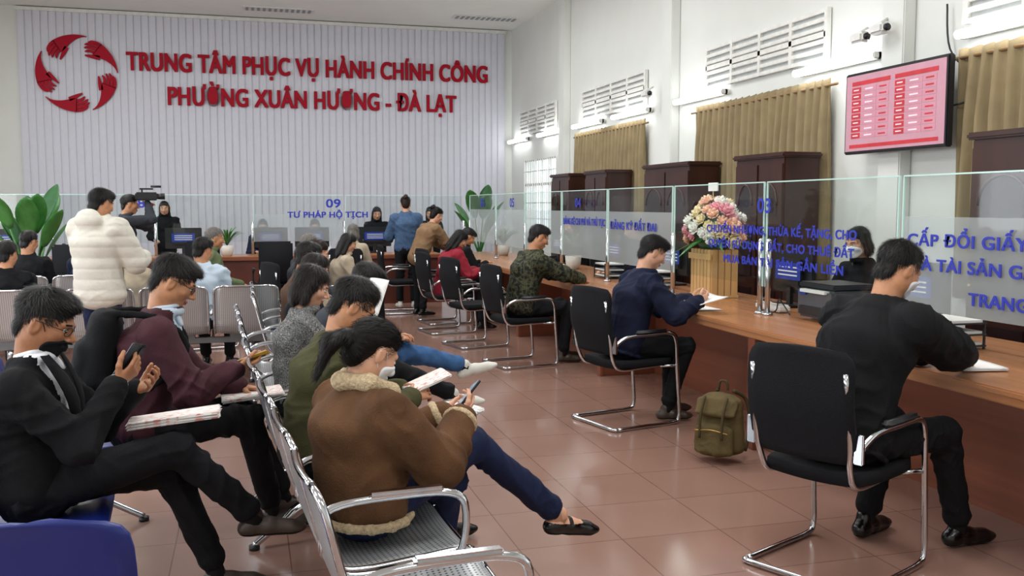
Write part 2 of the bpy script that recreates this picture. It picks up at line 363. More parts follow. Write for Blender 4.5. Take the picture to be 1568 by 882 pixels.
        if top is BLK:
            for q in (1,-1):
                G=[]
                for i in range(8):
                    t=i/7; ctr=nk+up*(.04-.30*t)+fw*(.068+.085*math.sin(min(1,t*1.5)*1.57))+X*q*(.072-.055*t); wd=.022+.03*math.sin(math.pi*min(1,t*1.1))
                    G.append([ctr+X*q*wd*(u_-.2)+fw*(.012-.02*u_*u_) for u_ in (-.5,0,.5,1)])
                mb.sheet(G,.006,top)
    else: mb.add(V,Q,top)
    if trim:
        t_=SDF(hs*.8)
        for i in (0,1):
            dr=nrm(frames[i]['W']-frames[i]['el']); t_.tor(frames[i]['W']-dr*.02,dr,.036*s+b*.4,.017,.01)
        for kk in range(14): t_.cap(ring(2*math.pi*kk/14),ring(2*math.pi*(kk+1)/14),.016,.016,.01)
        cp=[nk+up*.045-fw*.075,nk+up*.04+X*.075-fw*.01,nk-up*.0+X*.07+fw*.075,nk-up*.07+X*.03+fw*.125]
        for q in (1,-1):
            c2=[p*A(q,1,1) for p in cp]
            for m_ in range(3): t_.cap(c2[m_],c2[m_+1],.030,.028,.02)
        V,Q=t_.run(); N=vn(V,Q); V=V+N*folds(V,.004,120,seed+9)[:,None]; mb.add(V,Q,trim)
    for i in (0,1):
        f=frames[i]; sg=f['sg']; W=f['W']; ad=nrm(W-f['el']); d=nrm(hd[i]) if hd[i] is not None else nrm(ad+A(0,.2,-.1))
        n=A(*hn[i]) if hn[i] is not None else A(-sg*.25,0,-1); n=nrm(n-d*(n@d)); th=np.cross(d,n)*sg; c=curl[i]; z=s*.97*(.92 if fem else 1)
        G=SDF(hf); G.cap(W-ad*.03,W+d*.012*z,.026*z,.024*z,.015)
        G.eco(W+d*.012*z,W+d*.076*z,th,(.028*z,.016*z),(.037*z,.0125*z),.012)
        for q,(o,ln) in enumerate(((.029,.074),(.0098,.082),(-.0098,.077),(-.028,.060))):
            P=W+d*(.082-.004*abs(q-1))*z+th*o*z; a=0; lens=(.44,.31,.25); r=(.0088,.0080,.0074,.0062)
            dd=nrm(d+th*(.10*(1.5-q)/1.5))
            for g in range(3):
                a+=c*(.7+.35*(g>0)+.06*q); dv=dd*math.cos(a)+n*math.sin(a); P2=P+dv*ln*lens[g]*z; G.cap(P,P2,r[g]*z,r[g+1]*z,.0035); P=P2
        P=W+d*.022*z+th*.022*z+n*.006
        for g,(v,l,r0,r1) in enumerate((((.62,.66,.35),.036,.0135,.011),((.80,.34,.45),.030,.0105,.0095),((.85,.05,.5),.026,.0095,.0078))):
            dv=nrm(d*v[0]+th*v[1]+n*v[2]); P2=P+dv*l*z; G.cap(P,P2,r0*z,r1*z,.006); P=P2
        V,Q=G.run(); mb.add(V,Q,skin); f.update(d=d,n=n,th=th)
    p=math.radians(hp); yw=math.radians(hy)
    Rx=np.array([[1,0,0],[0,math.cos(p),math.sin(p)],[0,-math.sin(p),math.cos(p)]]); Rz=np.array([[math.cos(yw),-math.sin(yw),0],[math.sin(yw),math.cos(yw),0],[0,0,1]]); R=Rz@Rx
    hsz=(1.0 if not fem else .95)*(.6+.4*s)
    H=SDF(hh); headprims(H,fem,R.T@(nk-up*.02-hc)/hsz); V,Q=H.run(); C=V[Q].mean(1)
    li=(np.abs(C[:,0])<.022)&(C[:,2]<-.0555)&(C[:,2]>-.075)&(C[:,1]>.087-.25*np.abs(C[:,0]))
    br=(np.abs(np.abs(C[:,0])-.031)<.016)&(np.abs(C[:,2]-.0235)<.0035)&(C[:,1]>.055)
    mi=np.where(li,mb.mi(LIP),mb.mi(skin)); mi=np.where(br,mb.mi(hairm),mi)
    tw=lambda P:(np.asarray(P)*hsz)@R.T+hc
    mb.add(tw(V),Q,list(map(int,mi)))
    for q in (1,-1):
        mb.sph(tw((q*.031,.0735,.002)),(.0135,.0125,.0085*hsz),EYW,6,R); mb.sph(tw((q*.031,.0825,-.001)),(.0055,.0045,.0055),EYB,5,R)
        mb.tube([tw((q*.031+dx,.0865-abs(dx)*.25-(.004 if q*dx>0 else 0),.0075-dx*dx*18)) for dx in (-.014,-.007,0,.007,.014)],.0016,EYB,5)
    Hh=SDF(hh*1.1); rs=np.random.RandomState(seed+3)
    if hair!='bald':
        Hh.ell((0,-.018,.038),(.0765,.096,.084),.01)
        if hair=='short':
            v=rs.uniform(-.008,.012,3); Hh.ell((v[0],.016+v[1],.082+v[2]*.6),(.058,.064+v[1],.034),.03); Hh.ell((0,-.062,-.035),(.052,.036,.045),.02)
        if hair=='thin': Hh.ell((0,-.062,-.03),(.052,.036,.045),.02)
        if hair in('pony','bun','long','bob'): Hh.ell((0,.0,.07),(.066,.076,.048),.02); Hh.ell((0,-.06,-.03),(.060,.043,.06),.03)
        if hair=='long':
            Hh.ell((0,-.075,-.09),(.080,.045,.14),.03)
            for q in (1,-1): Hh.cap((q*.068,-.012,.02),(q*.078,-.03,-.15),.020,.022,.03)
        if hair=='bob':
            Hh.ell((0,-.05,-.06),(.083,.058,.07),.03)
            for q in (1,-1): Hh.cap((q*.068,-.002,.02),(q*.073,-.008,-.075),.020,.022,.03)
        Hh.ell((0,.118,-.032),(.102,.086,.100),.014,'s')
        if hair in('long','bob'): Hh.ell((0,.09,-.03),(.066,.075,.085),.01,'s')
        if hair in('short','thin'):
            for q in (1,-1): Hh.ell((q*.088,.012,-.045),(.032,.048,.062),.014,'s')
            Hh.ell((0,-.03,-.14),(.12,.12,.065),.012,'s')
        elif hair in('pony','bun'):
            for q in (1,-1): Hh.ell((q*.090,.016,-.055),(.030,.045,.060),.012,'s')
        if hair=='pony':
            Hh.ell((0,-.118,-.005),(.034,.034,.034),.015); Hh.cap((0,-.145,-.01),(0,-.172,-.05),.022,.030,.015); Hh.cap((0,-.172,-.05),(0,-.155,-.17),.030,.012,.02)
        if hair=='bun': Hh.ell((0,-.10,.085),(.042,.040,.036),.01)
        V,Q=Hh.run(); N=vn(V,Q)
        V=V+N*(.0022*np.sin(V[:,0]*38+V[:,2]*29+seed)*np.sin(V[:,1]*41+seed))[:,None]
        mb.add(tw(V),Q,hairm)
        Ls={'short':.026,'thin':.02,'pony':.035,'bun':.03,'bob':.04,'long':.045}[hair]
        blades(mb,V,vn(V,Q),hairm,tw,hair,[7500,2200,700][lod],Ls,[.0008,.0014,.002][lod],seed)
        if hair=='pony': mb.sph(tw((0,-.137,-.008)),(.027,.015,.027),SCR,6,R)
    if mask:
        K=SDF(hh); headprims(K,fem); pr=[]
        for q in K.p:
            if q[6]=='s': continue
            q=list(q)
            if q[0]=='e': q[2]=q[2]+.006
            else: q[3]+=.005;q[4]+=.005
            pr.append(tuple(q))
        K.p=pr; cz=-.052 if mask!='chin' else -.074
        K.ell((0,.070,cz),(.080,.066,.052 if mask!='chin' else .044),op='i')
        V,Q=K.run(); mm=MSK if mask!='chin' and mask!='black' else MSKB
        mb.add(tw(V),Q,mm)
        for q in (1,-1): mb.tube([tw(v) for v in ((q*.055,.045,cz+.02),(q*.074,.01,.012),(q*.078,-.022,.005),(q*.074,-.01,-.035),(q*.055,.03,cz-.015))],.0016,mm,5)
    if glasses:
        for q in (1,-1):
            mb.tube([tw((q*.032+.024*math.cos(t),.099-.012*abs(q*.032+.024*math.cos(t))/.05,.001+.017*math.sin(t))) for t in np.linspace(0,2*math.pi,17)[:-1]],.0016,MET,5,True)
            mb.tube([tw(v) for v in ((q*.057,.088,.006),(q*.076,.04,.010),(q*.080,-.012,.010))],.0016,MET,5)
        mb.tube([tw((-.009,.100,.004)),tw((.009,.100,.004))],.0016,MET,5)
    if bag:
        bc=chs-fw*(.20)-up*.02; S=SDF(.014); S.eco(bc-up*.13,bc+up*.13,X,(.15,.085),(.13,.07),.03); S.eco(bc-up*.12-fw*.06,bc-fw*.06,X,(.11,.05),(.11,.05),.02)
        for q in (1,-1):
            sp=spl([bc+up*.17+X*.08*q,nk-up*.0+X*.11*q-fw*.02,nk-up*.08+X*.13*q+fw*.115,chs+X*.14*q+fw*.13-up*.02,wst+X*.16*q-fw*.02,bc-up*.12+X*.12*q],4)
            for m_ in range(len(sp)-1): S.cap(sp[m_],sp[m_+1],.017,.017,.01)
        V,Q=S.run(); N=vn(V,Q); mb.add(V+N*folds(V,.008,25,3)[:,None],Q,bag)
    th=math.radians(face-90); o=mb.obj((x,y,0),th); R3=np.array(Matrix.Rotation(th,3,'Z'))
    for f in frames:
        for k in ('d','n','th'): f[k]=R3@f[k]
        f['W']=R3@f['W']+A(x,y,0)
    return frames
def L2W(x,y,face,p):
    th=math.radians(face-90); return np.array(Matrix.Rotation(th,3,'Z'))@A(*p)+A(x,y,0)
PHB=M('phone_black','#17181c',.3); PHS=M('phone_screen','#8fa0b4',.15,var=.5,scale=60,emit=.25); PHY=M('phone_case_yellow','#c99a2e',.5)
def phone(f,case,lenf=.15):
    n=f['n']; W=f['W']; long=nrm(f['d']*.8+f['th']*.45); long=nrm(long-n*(long@n)); sx=np.cross(long,n); c=W+f['d']*.085+n*.030+f['th']*.012
    mb=MB('smartphone'); R=np.stack([sx,long,n],1); mb.box((0,0,0),(.074,lenf,.009),case,.006,R,True); mb.box(n*.0052,(.068,lenf-.012,.001),PHS,0,R); mb.box(-n*.006+long*.05-sx*.018,(.022,.03,.003),PHB,.002,R)
    mb.obj(tuple(c))
PAP=M('paper','#e9e8e4',.8,var=.03); 
def paper_mat(name,ink):
    m=M(name,'#ece9e4',.75,var=.02); nt=m.node_tree; N=nt.nodes; L=nt.links
    b=N['Principled BSDF']; tc=N.new('ShaderNodeTexCoord'); mp=N.new('ShaderNodeMapping'); mp.inputs['Scale'].default_value=(18,60,0); L.new(tc.outputs['Object'],mp.inputs[0])
    no=N.new('ShaderNodeTexNoise'); no.inputs['Scale'].default_value=1.6; L.new(mp.outputs[0],no.inputs['Vector'])
    r=N.new('ShaderNodeValToRGB'); r.color_ramp.elements[0].position=.56;r.color_ramp.elements[1].position=.6; r.color_ramp.elements[0].color=hexc('#ece9e4')+[1]; r.color_ramp.elements[1].color=hexc(ink)+[1]
    L.new(no.outputs[0],r.inputs[0]); L.new(r.outputs[0],b.inputs['Base Color']); return m
PRED=paper_mat('printed_paper_red','#d99084'); PGRY=paper_mat('printed_paper','#9aa0a8')
def sheetpaper(name,c,u,v,w,h,m,n=1,bend=.02):
    u=nrm(u); v=nrm(np.array(v)-u*np.dot(u,v)); k=np.cross(u,v); mb=MB(name)
    for q in range(n):
        a=.05*math.sin(q*2.1)*(n>1); uu=u*math.cos(a)+v*math.sin(a); vv=v*math.cos(a)-u*math.sin(a)
        G=[[uu*(i/6-.5)*w+vv*(j/6-.5)*h+k*(bend*(1-(2*i/6-1)**2)+.0034*q) for j in range(7)] for i in range(7)]
        mb.sheet(G,.0024,m if q==n-1 or q%2==0 else PAP)
    mb.obj(tuple(c))
# ------------------------------------------------------------ ROOM
W_WALL=M('wall_paint','#dbddd8',.8,var=.02,scale=2); W_CEIL=M('ceiling_paint','#e8e9e4',.85,var=.02,scale=2); RIB=M('slat_panel_white','#cfd0d9',.6,var=.02)
TRIMM=M('trim_white','#dcdcd6',.5); 
def floor_mat():
    m=bpy.data.materials.new('floor_tiles'); m.use_nodes=True; nt=m.node_tree; N=nt.nodes; L=nt.links; b=N['Principled BSDF']
    tc=N.new('ShaderNodeTexCoord'); br=N.new('ShaderNodeTexBrick'); br.offset=0; br.inputs['Scale'].default_value=1; br.inputs['Brick Width'].default_value=.5; br.inputs['Row Height'].default_value=.5; br.inputs['Mortar Size'].default_value=.003
    br.inputs['Color1'].default_value=hexc('#9f7d6f')+[1]; br.inputs['Color2'].default_value=hexc('#997668')+[1]; br.inputs['Mortar'].default_value=hexc('#74594e')+[1]
    L.new(tc.outputs['Object'],br.inputs['Vector']); no=N.new('ShaderNodeTexNoise'); no.inputs['Scale'].default_value=1.3; no.inputs['Detail'].default_value=6; L.new(tc.outputs['Object'],no.inputs['Vector'])
    mx=N.new('ShaderNodeMix'); mx.data_type='RGBA'; mx.blend_type='MULTIPLY'; mx.inputs[0].default_value=.18
    L.new(br.outputs[0],mx.inputs[6]); L.new(no.outputs[0],mx.inputs[7]); L.new(mx.outputs[2],b.inputs['Base Color'])
    mr=N.new('ShaderNodeMapRange'); mr.inputs[3].default_value=.08; mr.inputs[4].default_value=.24; L.new(no.outputs[0],mr.inputs[0]); L.new(mr.outputs[0],b.inputs['Roughness']); b.inputs['Specular IOR Level'].default_value=.75
    return m
X0,X1,Y0,Y1,ZC=-6.,5.3,-4.,19.,5.1
def B(name,c,size,m,bev=0):
    mb=MB(name); mb.box((0,0,0),size,m,bev); return mb.obj(c)
B('floor',((X0+X1)/2,(Y0+Y1)/2,-.05),(X1-X0+.6,Y1-Y0+.6,.1),floor_mat())
B('ceiling',((X0+X1)/2,(Y0+Y1)/2,ZC+.05),(X1-X0+.6,Y1-Y0+.6,.1),W_CEIL)
B('wall_back',((X0+X1)/2,Y1+.1,ZC/2),(X1-X0+.4,.2,ZC),W_WALL)
B('wall_front',((X0+X1)/2,Y0-.1,ZC/2),(X1-X0+.4,.2,ZC),W_WALL)
def wallx(name,x,holes,z0,z1):
    mb=MB(name); th=.2
    mb.box((x,(Y0+Y1)/2,z0/2),(th,Y1-Y0,z0),W_WALL); mb.box((x,(Y0+Y1)/2,(z1+ZC)/2),(th,Y1-Y0,ZC-z1),W_WALL)
    ys=[Y0]+[v for hh in holes for v in hh]+[Y1]
    for i in range(0,len(ys),2): mb.box((x,(ys[i]+ys[i+1])/2,(z0+z1)/2),(th,ys[i+1]-ys[i],z1-z0),W_WALL)
    return mb.obj()
RW=[(-1.,1.6),(3.8,6.0),(8.0,10.3),(12.2,14.6),(16.1,18.1)]
wallx('wall_right',X1+.1,RW,1.0,2.42); LW=[(-2,1),(2.5,5.5),(7,10),(11.5,14.5)]; wallx('wall_left',X0-.1,LW,1.0,3.2)
for i,(a,b) in enumerate(RW):
    mb=MB('window_%d'%(i+1))
    for yy in np.linspace(a,b,5): mb.box((X1+.06,yy,1.71),(.06,.05,1.42),TRIMM)
    for z in (1.0,1.95,2.42): mb.box((X1+.06,(a+b)/2,z),(.06,b-a,.05),TRIMM)
    for yy in np.arange(a+.12,b,.13): mb.box((X1+.0,yy,1.71),(.014,.014,1.42),TRIMM)
    for z in (1.3,1.6,2.2): mb.box((X1,(a+b)/2,z),(.014,b-a,.014),TRIMM)
    mb.obj()
for i,(a,b) in enumerate(LW):  # left wall windows are out of view, added as openings for daylight
    mb=MB('window_%d'%(i+6))
    for yy in np.linspace(a,b,4): mb.box((X0-.06,yy,2.1),(.06,.06,2.2),TRIMM)
    for z in (1.0,2.4,3.2): mb.box((X0-.06,(a+b)/2,z),(.06,b-a,.06),TRIMM)
    mb.obj()
for i,yy in enumerate((2.7,6.85,11.25,15.45)): B('trim_%d'%(i+1),(X1-.06,yy,ZC/2),(.12,.28,ZC),W_WALL,.01)
B('baseboard_back',(-.3,Y1-.02,.06),(11.,.03,.12),M('baseboard_brown','#6b4a3d',.5)); B('baseboard_right',(X1-.015,8,.06),(.03,20,.12),MC['baseboard_brown'])
mb=MB('slatted_wall_panel'); mb.box((.63,Y1-.03,2.52),(9.0,.05,5.04),RIB)
for xx in np.arange(-3.8,5.1,.13): mb.box((xx,Y1-.06,2.52),(.108,.022,5.0),RIB,.004)
mb.box((.63,Y1-.06,5.05),(9.04,.06,.06),TRIMM); mb.obj()
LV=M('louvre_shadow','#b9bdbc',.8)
for (a,b) in ((3.8,6.1),(7.9,10.3),(12.1,14.6),(16.0,18.2)):
    mb=MB('wall_louvre_vent')
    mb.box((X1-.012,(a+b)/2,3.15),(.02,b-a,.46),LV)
    for z in (2.93,3.01,3.09,3.21,3.29,3.37): mb.box((X1-.035,(a+b)/2,z),(.04,b-a,.040),TRIMM,.004)
    mb.box((X1-.035,(a+b)/2,3.15),(.045,b-a,.05),TRIMM)
    for yy in np.linspace(a,b,5): mb.box((X1-.035,yy,3.15),(.045,.05,.48),TRIMM)
    mb.obj()
TL=M('tube_glow','#fbfdff',.5,emit=12,var=0); FIX=M('fixture_white','#d8d8d4',.4)
for yy in (5.5,7.7,10.4,12.5,14.25,16.2,18.2):
    mb=MB('fluorescent_wall_lamp'); mb.box((X1-.05,yy,2.83),(.06,1.24,.06),FIX,.01); mb.tube([(X1-.115,yy-.6,2.83),(X1-.115,yy+.6,2.83)],.034,TL,12); 
    for e in (-.6,.6): mb.box((X1-.08,yy+e,2.83),(.09,.04,.06),FIX,.01)
    mb.obj()
CUR=M('curtain_beige','#8f7f60',.85,var=.12,scale=5,bump=.1)
for (a,b) in ((3.6,6.1),(7.75,10.5),(12.0,14.8)):
    mb=MB('beige_curtain'); n=int((b-a)*60)
    G=[]
    for i in range(n):
        t=i/(n-1); yy=a+(b-a)*t; ph=t*(b-a)/.135*2*math.pi; row=[]
        for z in (2.72,2.66,2.60,2.2,1.7,1.2,.85):
            am=.025 if z>2.59 else .044+.008*math.sin(t*20+z)
            row.append((X1-.08+am*math.sin(ph+.5*math.sin(z*2+t*9)),yy+.01*math.sin(z*3+t*30),z+(.012*math.sin(ph) if z>2.7 else 0)))
        G.append(row)
    mb.sheet(G,.004,CUR); mb.tube([(X1-.08,a-.1,2.66),(X1-.08,b+.1,2.66)],.014,M('curtain_rod','#8a6b45',.4),8); mb.obj()
for c in ((4.45,17.8),(.64,18.05)):
    mb=MB('ceiling_air_vent'); mb.box((c[0],c[1],ZC-.01),(1.25,.32,.02),FIX)
    for k in range(12): mb.box((c[0]-.55+k*.1,c[1],ZC-.024),(.05,.24,.012),M('vent_dark','#8a8f92',.6))
    mb.obj()
mb=MB('wall_television'); TV=M('tv_bezel','#15161a',.3); mb.box((0,0,0),(.06,1.27,.69),TV,.01); 
scr=M('tv_screen','#b98a98',.3,var=.05,emit=.25); mb.box((-.032,0,0),(.004,1.22,.64),scr)
rd=M('tv_red_cells','#b8323a',.3,var=.15,emit=.25); wh=M('tv_text','#d8ccd6',.3,emit=.3); rp=M('tv_pale','#c08594',.3,emit=.25)
for cx in (.28,-.28):
    mb.box((-.035,cx,.25),(.003,.50,.035),rd)
    for r in range(8):
        z=.195-r*.055; mb.box((-.035,cx+.19,z),(.003,.12,.045),rd); mb.box((-.035,cx+.02,z),(.003,.19,.045),rp); mb.box((-.037,cx+.02,z),(.003,.10,.012),wh); mb.box((-.035,cx-.16,z),(.003,.15,.045),rp); mb.box((-.037,cx-.16,z),(.003,.09,.012),rd); mb.box((-.037,cx+.19,z),(.003,.07,.010),wh)
mb.box((-.035,0,-.28),(.003,1.1,.03),rd); mb.box((.05,0,0),(.06,.3,.3),TV); o=mb.obj((5.09,6.66,2.335)); 
mb=MB('television_cable'); mb.tube(spl([(5.15,6.1,2.3),(5.24,5.98,2.35),(5.26,6.0,2.5),(5.25,6.25,2.75),(5.25,6.3,3.1)],6),.008,TV,6); mb.obj()
for yy,z in ((7.12,2.97),(6.86,3.0),(11.6,3.0)):
    mb=MB('security_camera'); mb.box((0,0,0),(.10,.18,.09),FIX,.02); mb.tube([(0,-.09,0),(0,-.11,0)],.03,TV,12); mb.tube([(0,.03,.04),(.12,.06,.10)],.012,FIX,8); mb.obj((X1-.24,yy,z))
# text
def text(s,o,xd,up,width,height,mat,ext=.02,bold=.0,parent=None,name='lettering'):
    cu=bpy.data.curves.new(name,'FONT'); cu.body=s; cu.extrude=.05; cu.space_character=1.06; ob=bpy.data.objects.new(name,cu); bpy.context.scene.collection.objects.link(ob)
    bpy.context.view_layer.update(); dg=bpy.context.evaluated_depsgraph_get(); me=bpy.data.meshes.new_from_object(ob.evaluated_get(dg)); bpy.data.objects.remove(ob)
    V=np.array([v.co[:] for v in me.vertices]); P=[list(p.vertices) for p in me.polygons]
    if len(V)==0: return
    x0,x1=V[:,0].min(),V[:,0].max(); V[:,0]=(V[:,0]-x0)/(x1-x0)*width; V[:,1]*=height/.7; V[:,2]=V[:,2]/.05*ext
    nz=np.cross(nrm(xd),nrm(up)); R=np.stack([nrm(xd),nrm(up),nz],1); mb=MB(name)
    sh=[(0,0,0)] if not bold else [(dx*bold,dz*bold*.6,.0006*i) for i,(dx,dz) in enumerate(((-1,-1),(-.33,1),(.33,-1),(1,1),(-1,1),(1,-1),(0,0)))]
    for q in sh: mb.add((V+A(*q))@R.T+A(*o),P,mat,False)
    return mb.obj(parent=parent)
def empty(name):
    e=bpy.data.objects.new(name,None); bpy.context.scene.collection.objects.link(e); return e
SR=M('sign_red','#a01026',.6,var=.03,spec=.15); sg=empty('wall_sign_lettering')
text('TRUNG TÂM PHỤC VỤ HÀNH CHÍNH CÔNG',(-2.05,Y1-.105,4.03),(1,0,0),(0,0,1),6.8,.325,SR,.012,.015,sg,'line_1')
text('PHƯỜNG XUÂN HƯƠNG - ĐÀ LẠT',(-1.35,Y1-.105,3.42),(1,0,0),(0,0,1),5.45,.325,SR,.012,.015,sg,'line_2')
mb=MB('hands_emblem')
for k in range(5):
    a0=math.radians(90+72*k+34); ca,sa=math.cos(a0),math.sin(a0)
    def tr(p): return (p[0]*ca-p[1]*sa,0,p[0]*sa+p[1]*ca)
    G=[]
    for t in np.linspace(0,1,14):
        an=-.86+.86*t; ro=.69; wd=.012+.24*math.sin(t*1.5)**1.5; G.append([tr(((ro-wd*v)*math.cos(an),(ro-wd*v)*math.sin(an))) for v in np.linspace(0,1,4)])
    mb.sheet(G,.035,SR,False)
    for q in range(4):
        ro=.665-.060*q; L_=(.34,.42,.41,.34)[q]; G=[]
        for i in range(8):
            t=i/7; an=-.02+L_*t; rc=ro-.06*t*t; hw=.0255*(1-.8*max(0,(t-.75)/.25)**2); G.append([tr(((rc+u*hw)*math.cos(an),(rc+u*hw)*math.sin(an))) for u in (-1,0,1)])
        mb.sheet(G,.035,SR,False)
    G=[]
    for i in range(7):
        t=i/6; cx=.47-.12*t; cy=-.13+.22*t; hw=.034*(1-.7*t*t); G.append([tr((cx-hw,cy-hw*.5)),tr((cx,cy)),tr((cx+hw,cy+hw*.5))])
    mb.sheet(G,.035,SR,False)
mb.obj((-2.9,Y1-.105,3.93))
CB=M('cabinet_dark_wood','#36180f',.35,var=.25,scale=6,stretch=(1,1,.2)); CB2=M('cabinet_panel','#241010',.35,var=.2,scale=6,stretch=(1,1,.2)); GOLD=M('brass','#a88a4a',.3,metal=.8)
for (a,b) in ((4.2,5.45),(7.8,8.7),(9.75,11.0),(12.3,13.15),(13.85,14.75)):
    mb=MB('wooden_cabinet'); w_=b-a; H=2.0
    mb.box((0,0,H/2),(.37,w_,H),CB,.01); mb.box((-.01,0,H+.02),(.42,w_+.06,.05),CB,.015); mb.box((0,0,.04),(.39,w_+.02,.08),CB2)
    nd=2 if w_<1.29 else 3
    for q in range(nd):
        yy=-w_/2+w_*(q+.5)/nd; dw=w_/nd-.03; mb.box((-.190,yy,1.03),(.02,dw,1.82),CB,.005)
        for z,hh in ((.45,.6),(1.1,.5)): mb.box((-.203,yy,z),(.012,dw-.14,hh),CB2,.006)
        arc=[(-.204,yy+(dw/2-.08)*math.cos(t),1.55+.20*math.sin(t)) for t in np.linspace(0,math.pi,13)]
        mb.add([(-.204,yy+(dw/2-.08),1.45),*arc,(-.204,yy-(dw/2-.08),1.45)],[list(range(15))],CB2,False)
        mb.tube(arc,.012,CB,6); mb.sph((-.21,yy+(dw/2-.04)*(1 if q%2 else -1),1.0),.018,GOLD,5)
    mb.obj((4.975,(a+b)/2,0))
# ------------------------------------------------------------ COUNTERS
CW=M('counter_wood_red','#7b4632',.38,var=.14,scale=3,stretch=(1,.12,6)); CT=M('counter_top_wood','#ab7650',.25,var=.12,scale=3,stretch=(6,.3,1)); CTB=M('counter_wood_dark','#55291f',.4,var=.15,scale=4)
ST=M('brushed_steel','#b9bcbe',.25,metal=1,var=.04); GL=glass_mat('clear_glass','#f1f8f6'); FG=glass_mat('frosted_glass','#e6f0f0',.46); GE=M('glass_edge','#bfe0d8',.2,var=.02)
BLUE=M('vinyl_blue','#2431a8',.5,var=.03)
mb=MB('service_counter'); ya,yb=1.5,15.3
mb.box((3.42,(ya+yb)/2,.765),(.76,yb-ya,.035),CT,.008); mb.box((3.06,(ya+yb)/2,.745),(.025,yb-ya,.06),CT,.006)
mb.box((3.62,(ya+yb)/2,.375),(.03,yb-ya,.75),CW)
for yy in (2.6,5.32,8.02,10.72,13.4): mb.box((3.34,yy,.37),(.54,.05,.74),CW,.004); mb.box((3.075,yy,.37),(.03,.09,.74),CW,.004)
mb.box((3.98,(ya+yb)/2,.765),(.40,yb-ya,.035),CT,.005)
for yy in np.arange(2.6,15,2.7): mb.box((3.95,yy,.37),(.4,.03,.74),CTB)
mb.obj()
posts=[2.3,4.5,5.93,7.42,8.95,10.4,11.9,13.4,15.1]
mb=MB('counter_glass_screen')
def pane(y0,y1,z0,z1,m): mb.quad((3.5,y0,z0),(3.5,y1,z0),(3.5,y1,z1),(3.5,y0,z1),m)
for i in range(len(posts)-1):
    a,b=posts[i]+.02,posts[i+1]-.02; fz=i in (0,3,4,5,6,7)
    if fz: pane(a,b,.985,1.49,FG); pane(a,b,1.49,1.71,GL)
    else: pane(a,b,.985,1.71,GL)
    mb.box((3.5,(a+b)/2,1.712),(.012,b-a,.008),GE); mb.box((3.5,a,1.345),(.012,.008,.73),GE); mb.box((3.5,b,1.345),(.012,.008,.73),GE)
for p in posts:
    for q in ((-.05,.05) if p in(5.93,) else (0,)):
        mb.tube([(3.5,p+q,.78),(3.5,p+q,1.30)],.019,ST,14); mb.lathe([(.04,0),(.04,.012),(.022,.02)],(3.5,p+q,.783),ST,16); mb.sph((3.5,p+q,1.30),.02,ST,6)
mb.obj()
gt=empty('glass_vinyl_lettering'); D=(0,-1,0); Z=(0,0,1)
def gtx(s,y,z,w,h): text(s,(3.49,y,z),D,Z,w,h,BLUE,.001,.0035,gt,'vinyl_line')
gtx('CẤP ĐỔI GIẤY CHỨNG NHẬN',4.42,1.335,1.75,.062); gtx('VÀ TÀI SẢN GẮN LIỀN VỚI ĐẤT',4.38,1.205,1.75,.062); gtx('TRANG THÔNG TIN',3.95,1.05,1.05,.062)
gtx('CHUYỂN NHƯỢNG, THỪA KẾ, TẶNG, CHO',6.78,1.345,1.9,.056); gtx('QUYỀN SỬ DỤNG ĐẤT, CHO THUÊ ĐẤT',6.75,1.235,1.85,.056); gtx('MUA BÁN TÀI SẢN GẮN LIỀN',6.5,1.125,1.5,.056); gtx('03',6.02,1.50,.17,.10)
gtx('BẢNG KÊ CHI PHÍ VÀ THỦ TỤC',10.3,1.34,1.3,.07); gtx('ĐĂNG KÝ ĐẤT ĐAI',8.85,1.32,1.1,.07); gtx('04',9.9,1.53,.17,.1); gtx('05',12.6,1.53,.2,.12); gtx('06',14.3,1.53,.22,.13)
mb=MB('back_service_counter'); xa,xb=-5.9,3.0; yb0=14.9
mb.box(((xa+xb)/2,yb0+.38,.765),(xb-xa,.76,.035),CT,.008); mb.box(((xa+xb)/2,yb0+.06,.375),(xb-xa,.03,.75),CTB); mb.box(((xa+xb)/2,yb0+.01,.745),(xb-xa,.025,.06),CW,.005)
for xx in np.arange(-5,3,1.35): mb.box((xx,yb0+.03,.37),(.06,.07,.74),CW,.004)
mb.obj()
mb=MB('back_glass_screen'); px=list(np.arange(-5.6,3.6,1.42))+[3.45]
def paneb(x0,x1,z0,z1,m): mb.quad((x0,15.35,z0),(x1,15.35,z0),(x1,15.35,z1),(x0,15.35,z1),m)
for i in range(len(px)-1):
    a,b=px[i]+.02,px[i+1]-.02
    if b-a<.2: continue
    paneb(a,b,.985,1.41,FG if i in(4,) else GL); paneb(a,b,1.41,1.705,GL); mb.box(((a+b)/2,15.35,1.712),(b-a,.012,.01),GE); mb.box((a,15.35,1.345),(.01,.012,.73),GE)
for p in px: mb.tube([(p,15.35,.78),(p,15.35,1.30)],.022,ST,12)
mb.obj()
g2=empty('back_glass_lettering')
for s_,x_,z_,w_,h_ in (('09',1.22,1.52,.22,.13),('TƯ PHÁP HỘ TỊCH',.62,1.36,1.25,.09),('08',-1.7,1.52,.22,.13)): text(s_,(x_,15.33,z_),(1,0,0),Z,w_,h_,BLUE,.001,.005,g2,'vinyl_line')
MBK=M('monitor_black','#17181b',.4); LBLUE=M('label_blue','#1f3a9c',.4); 
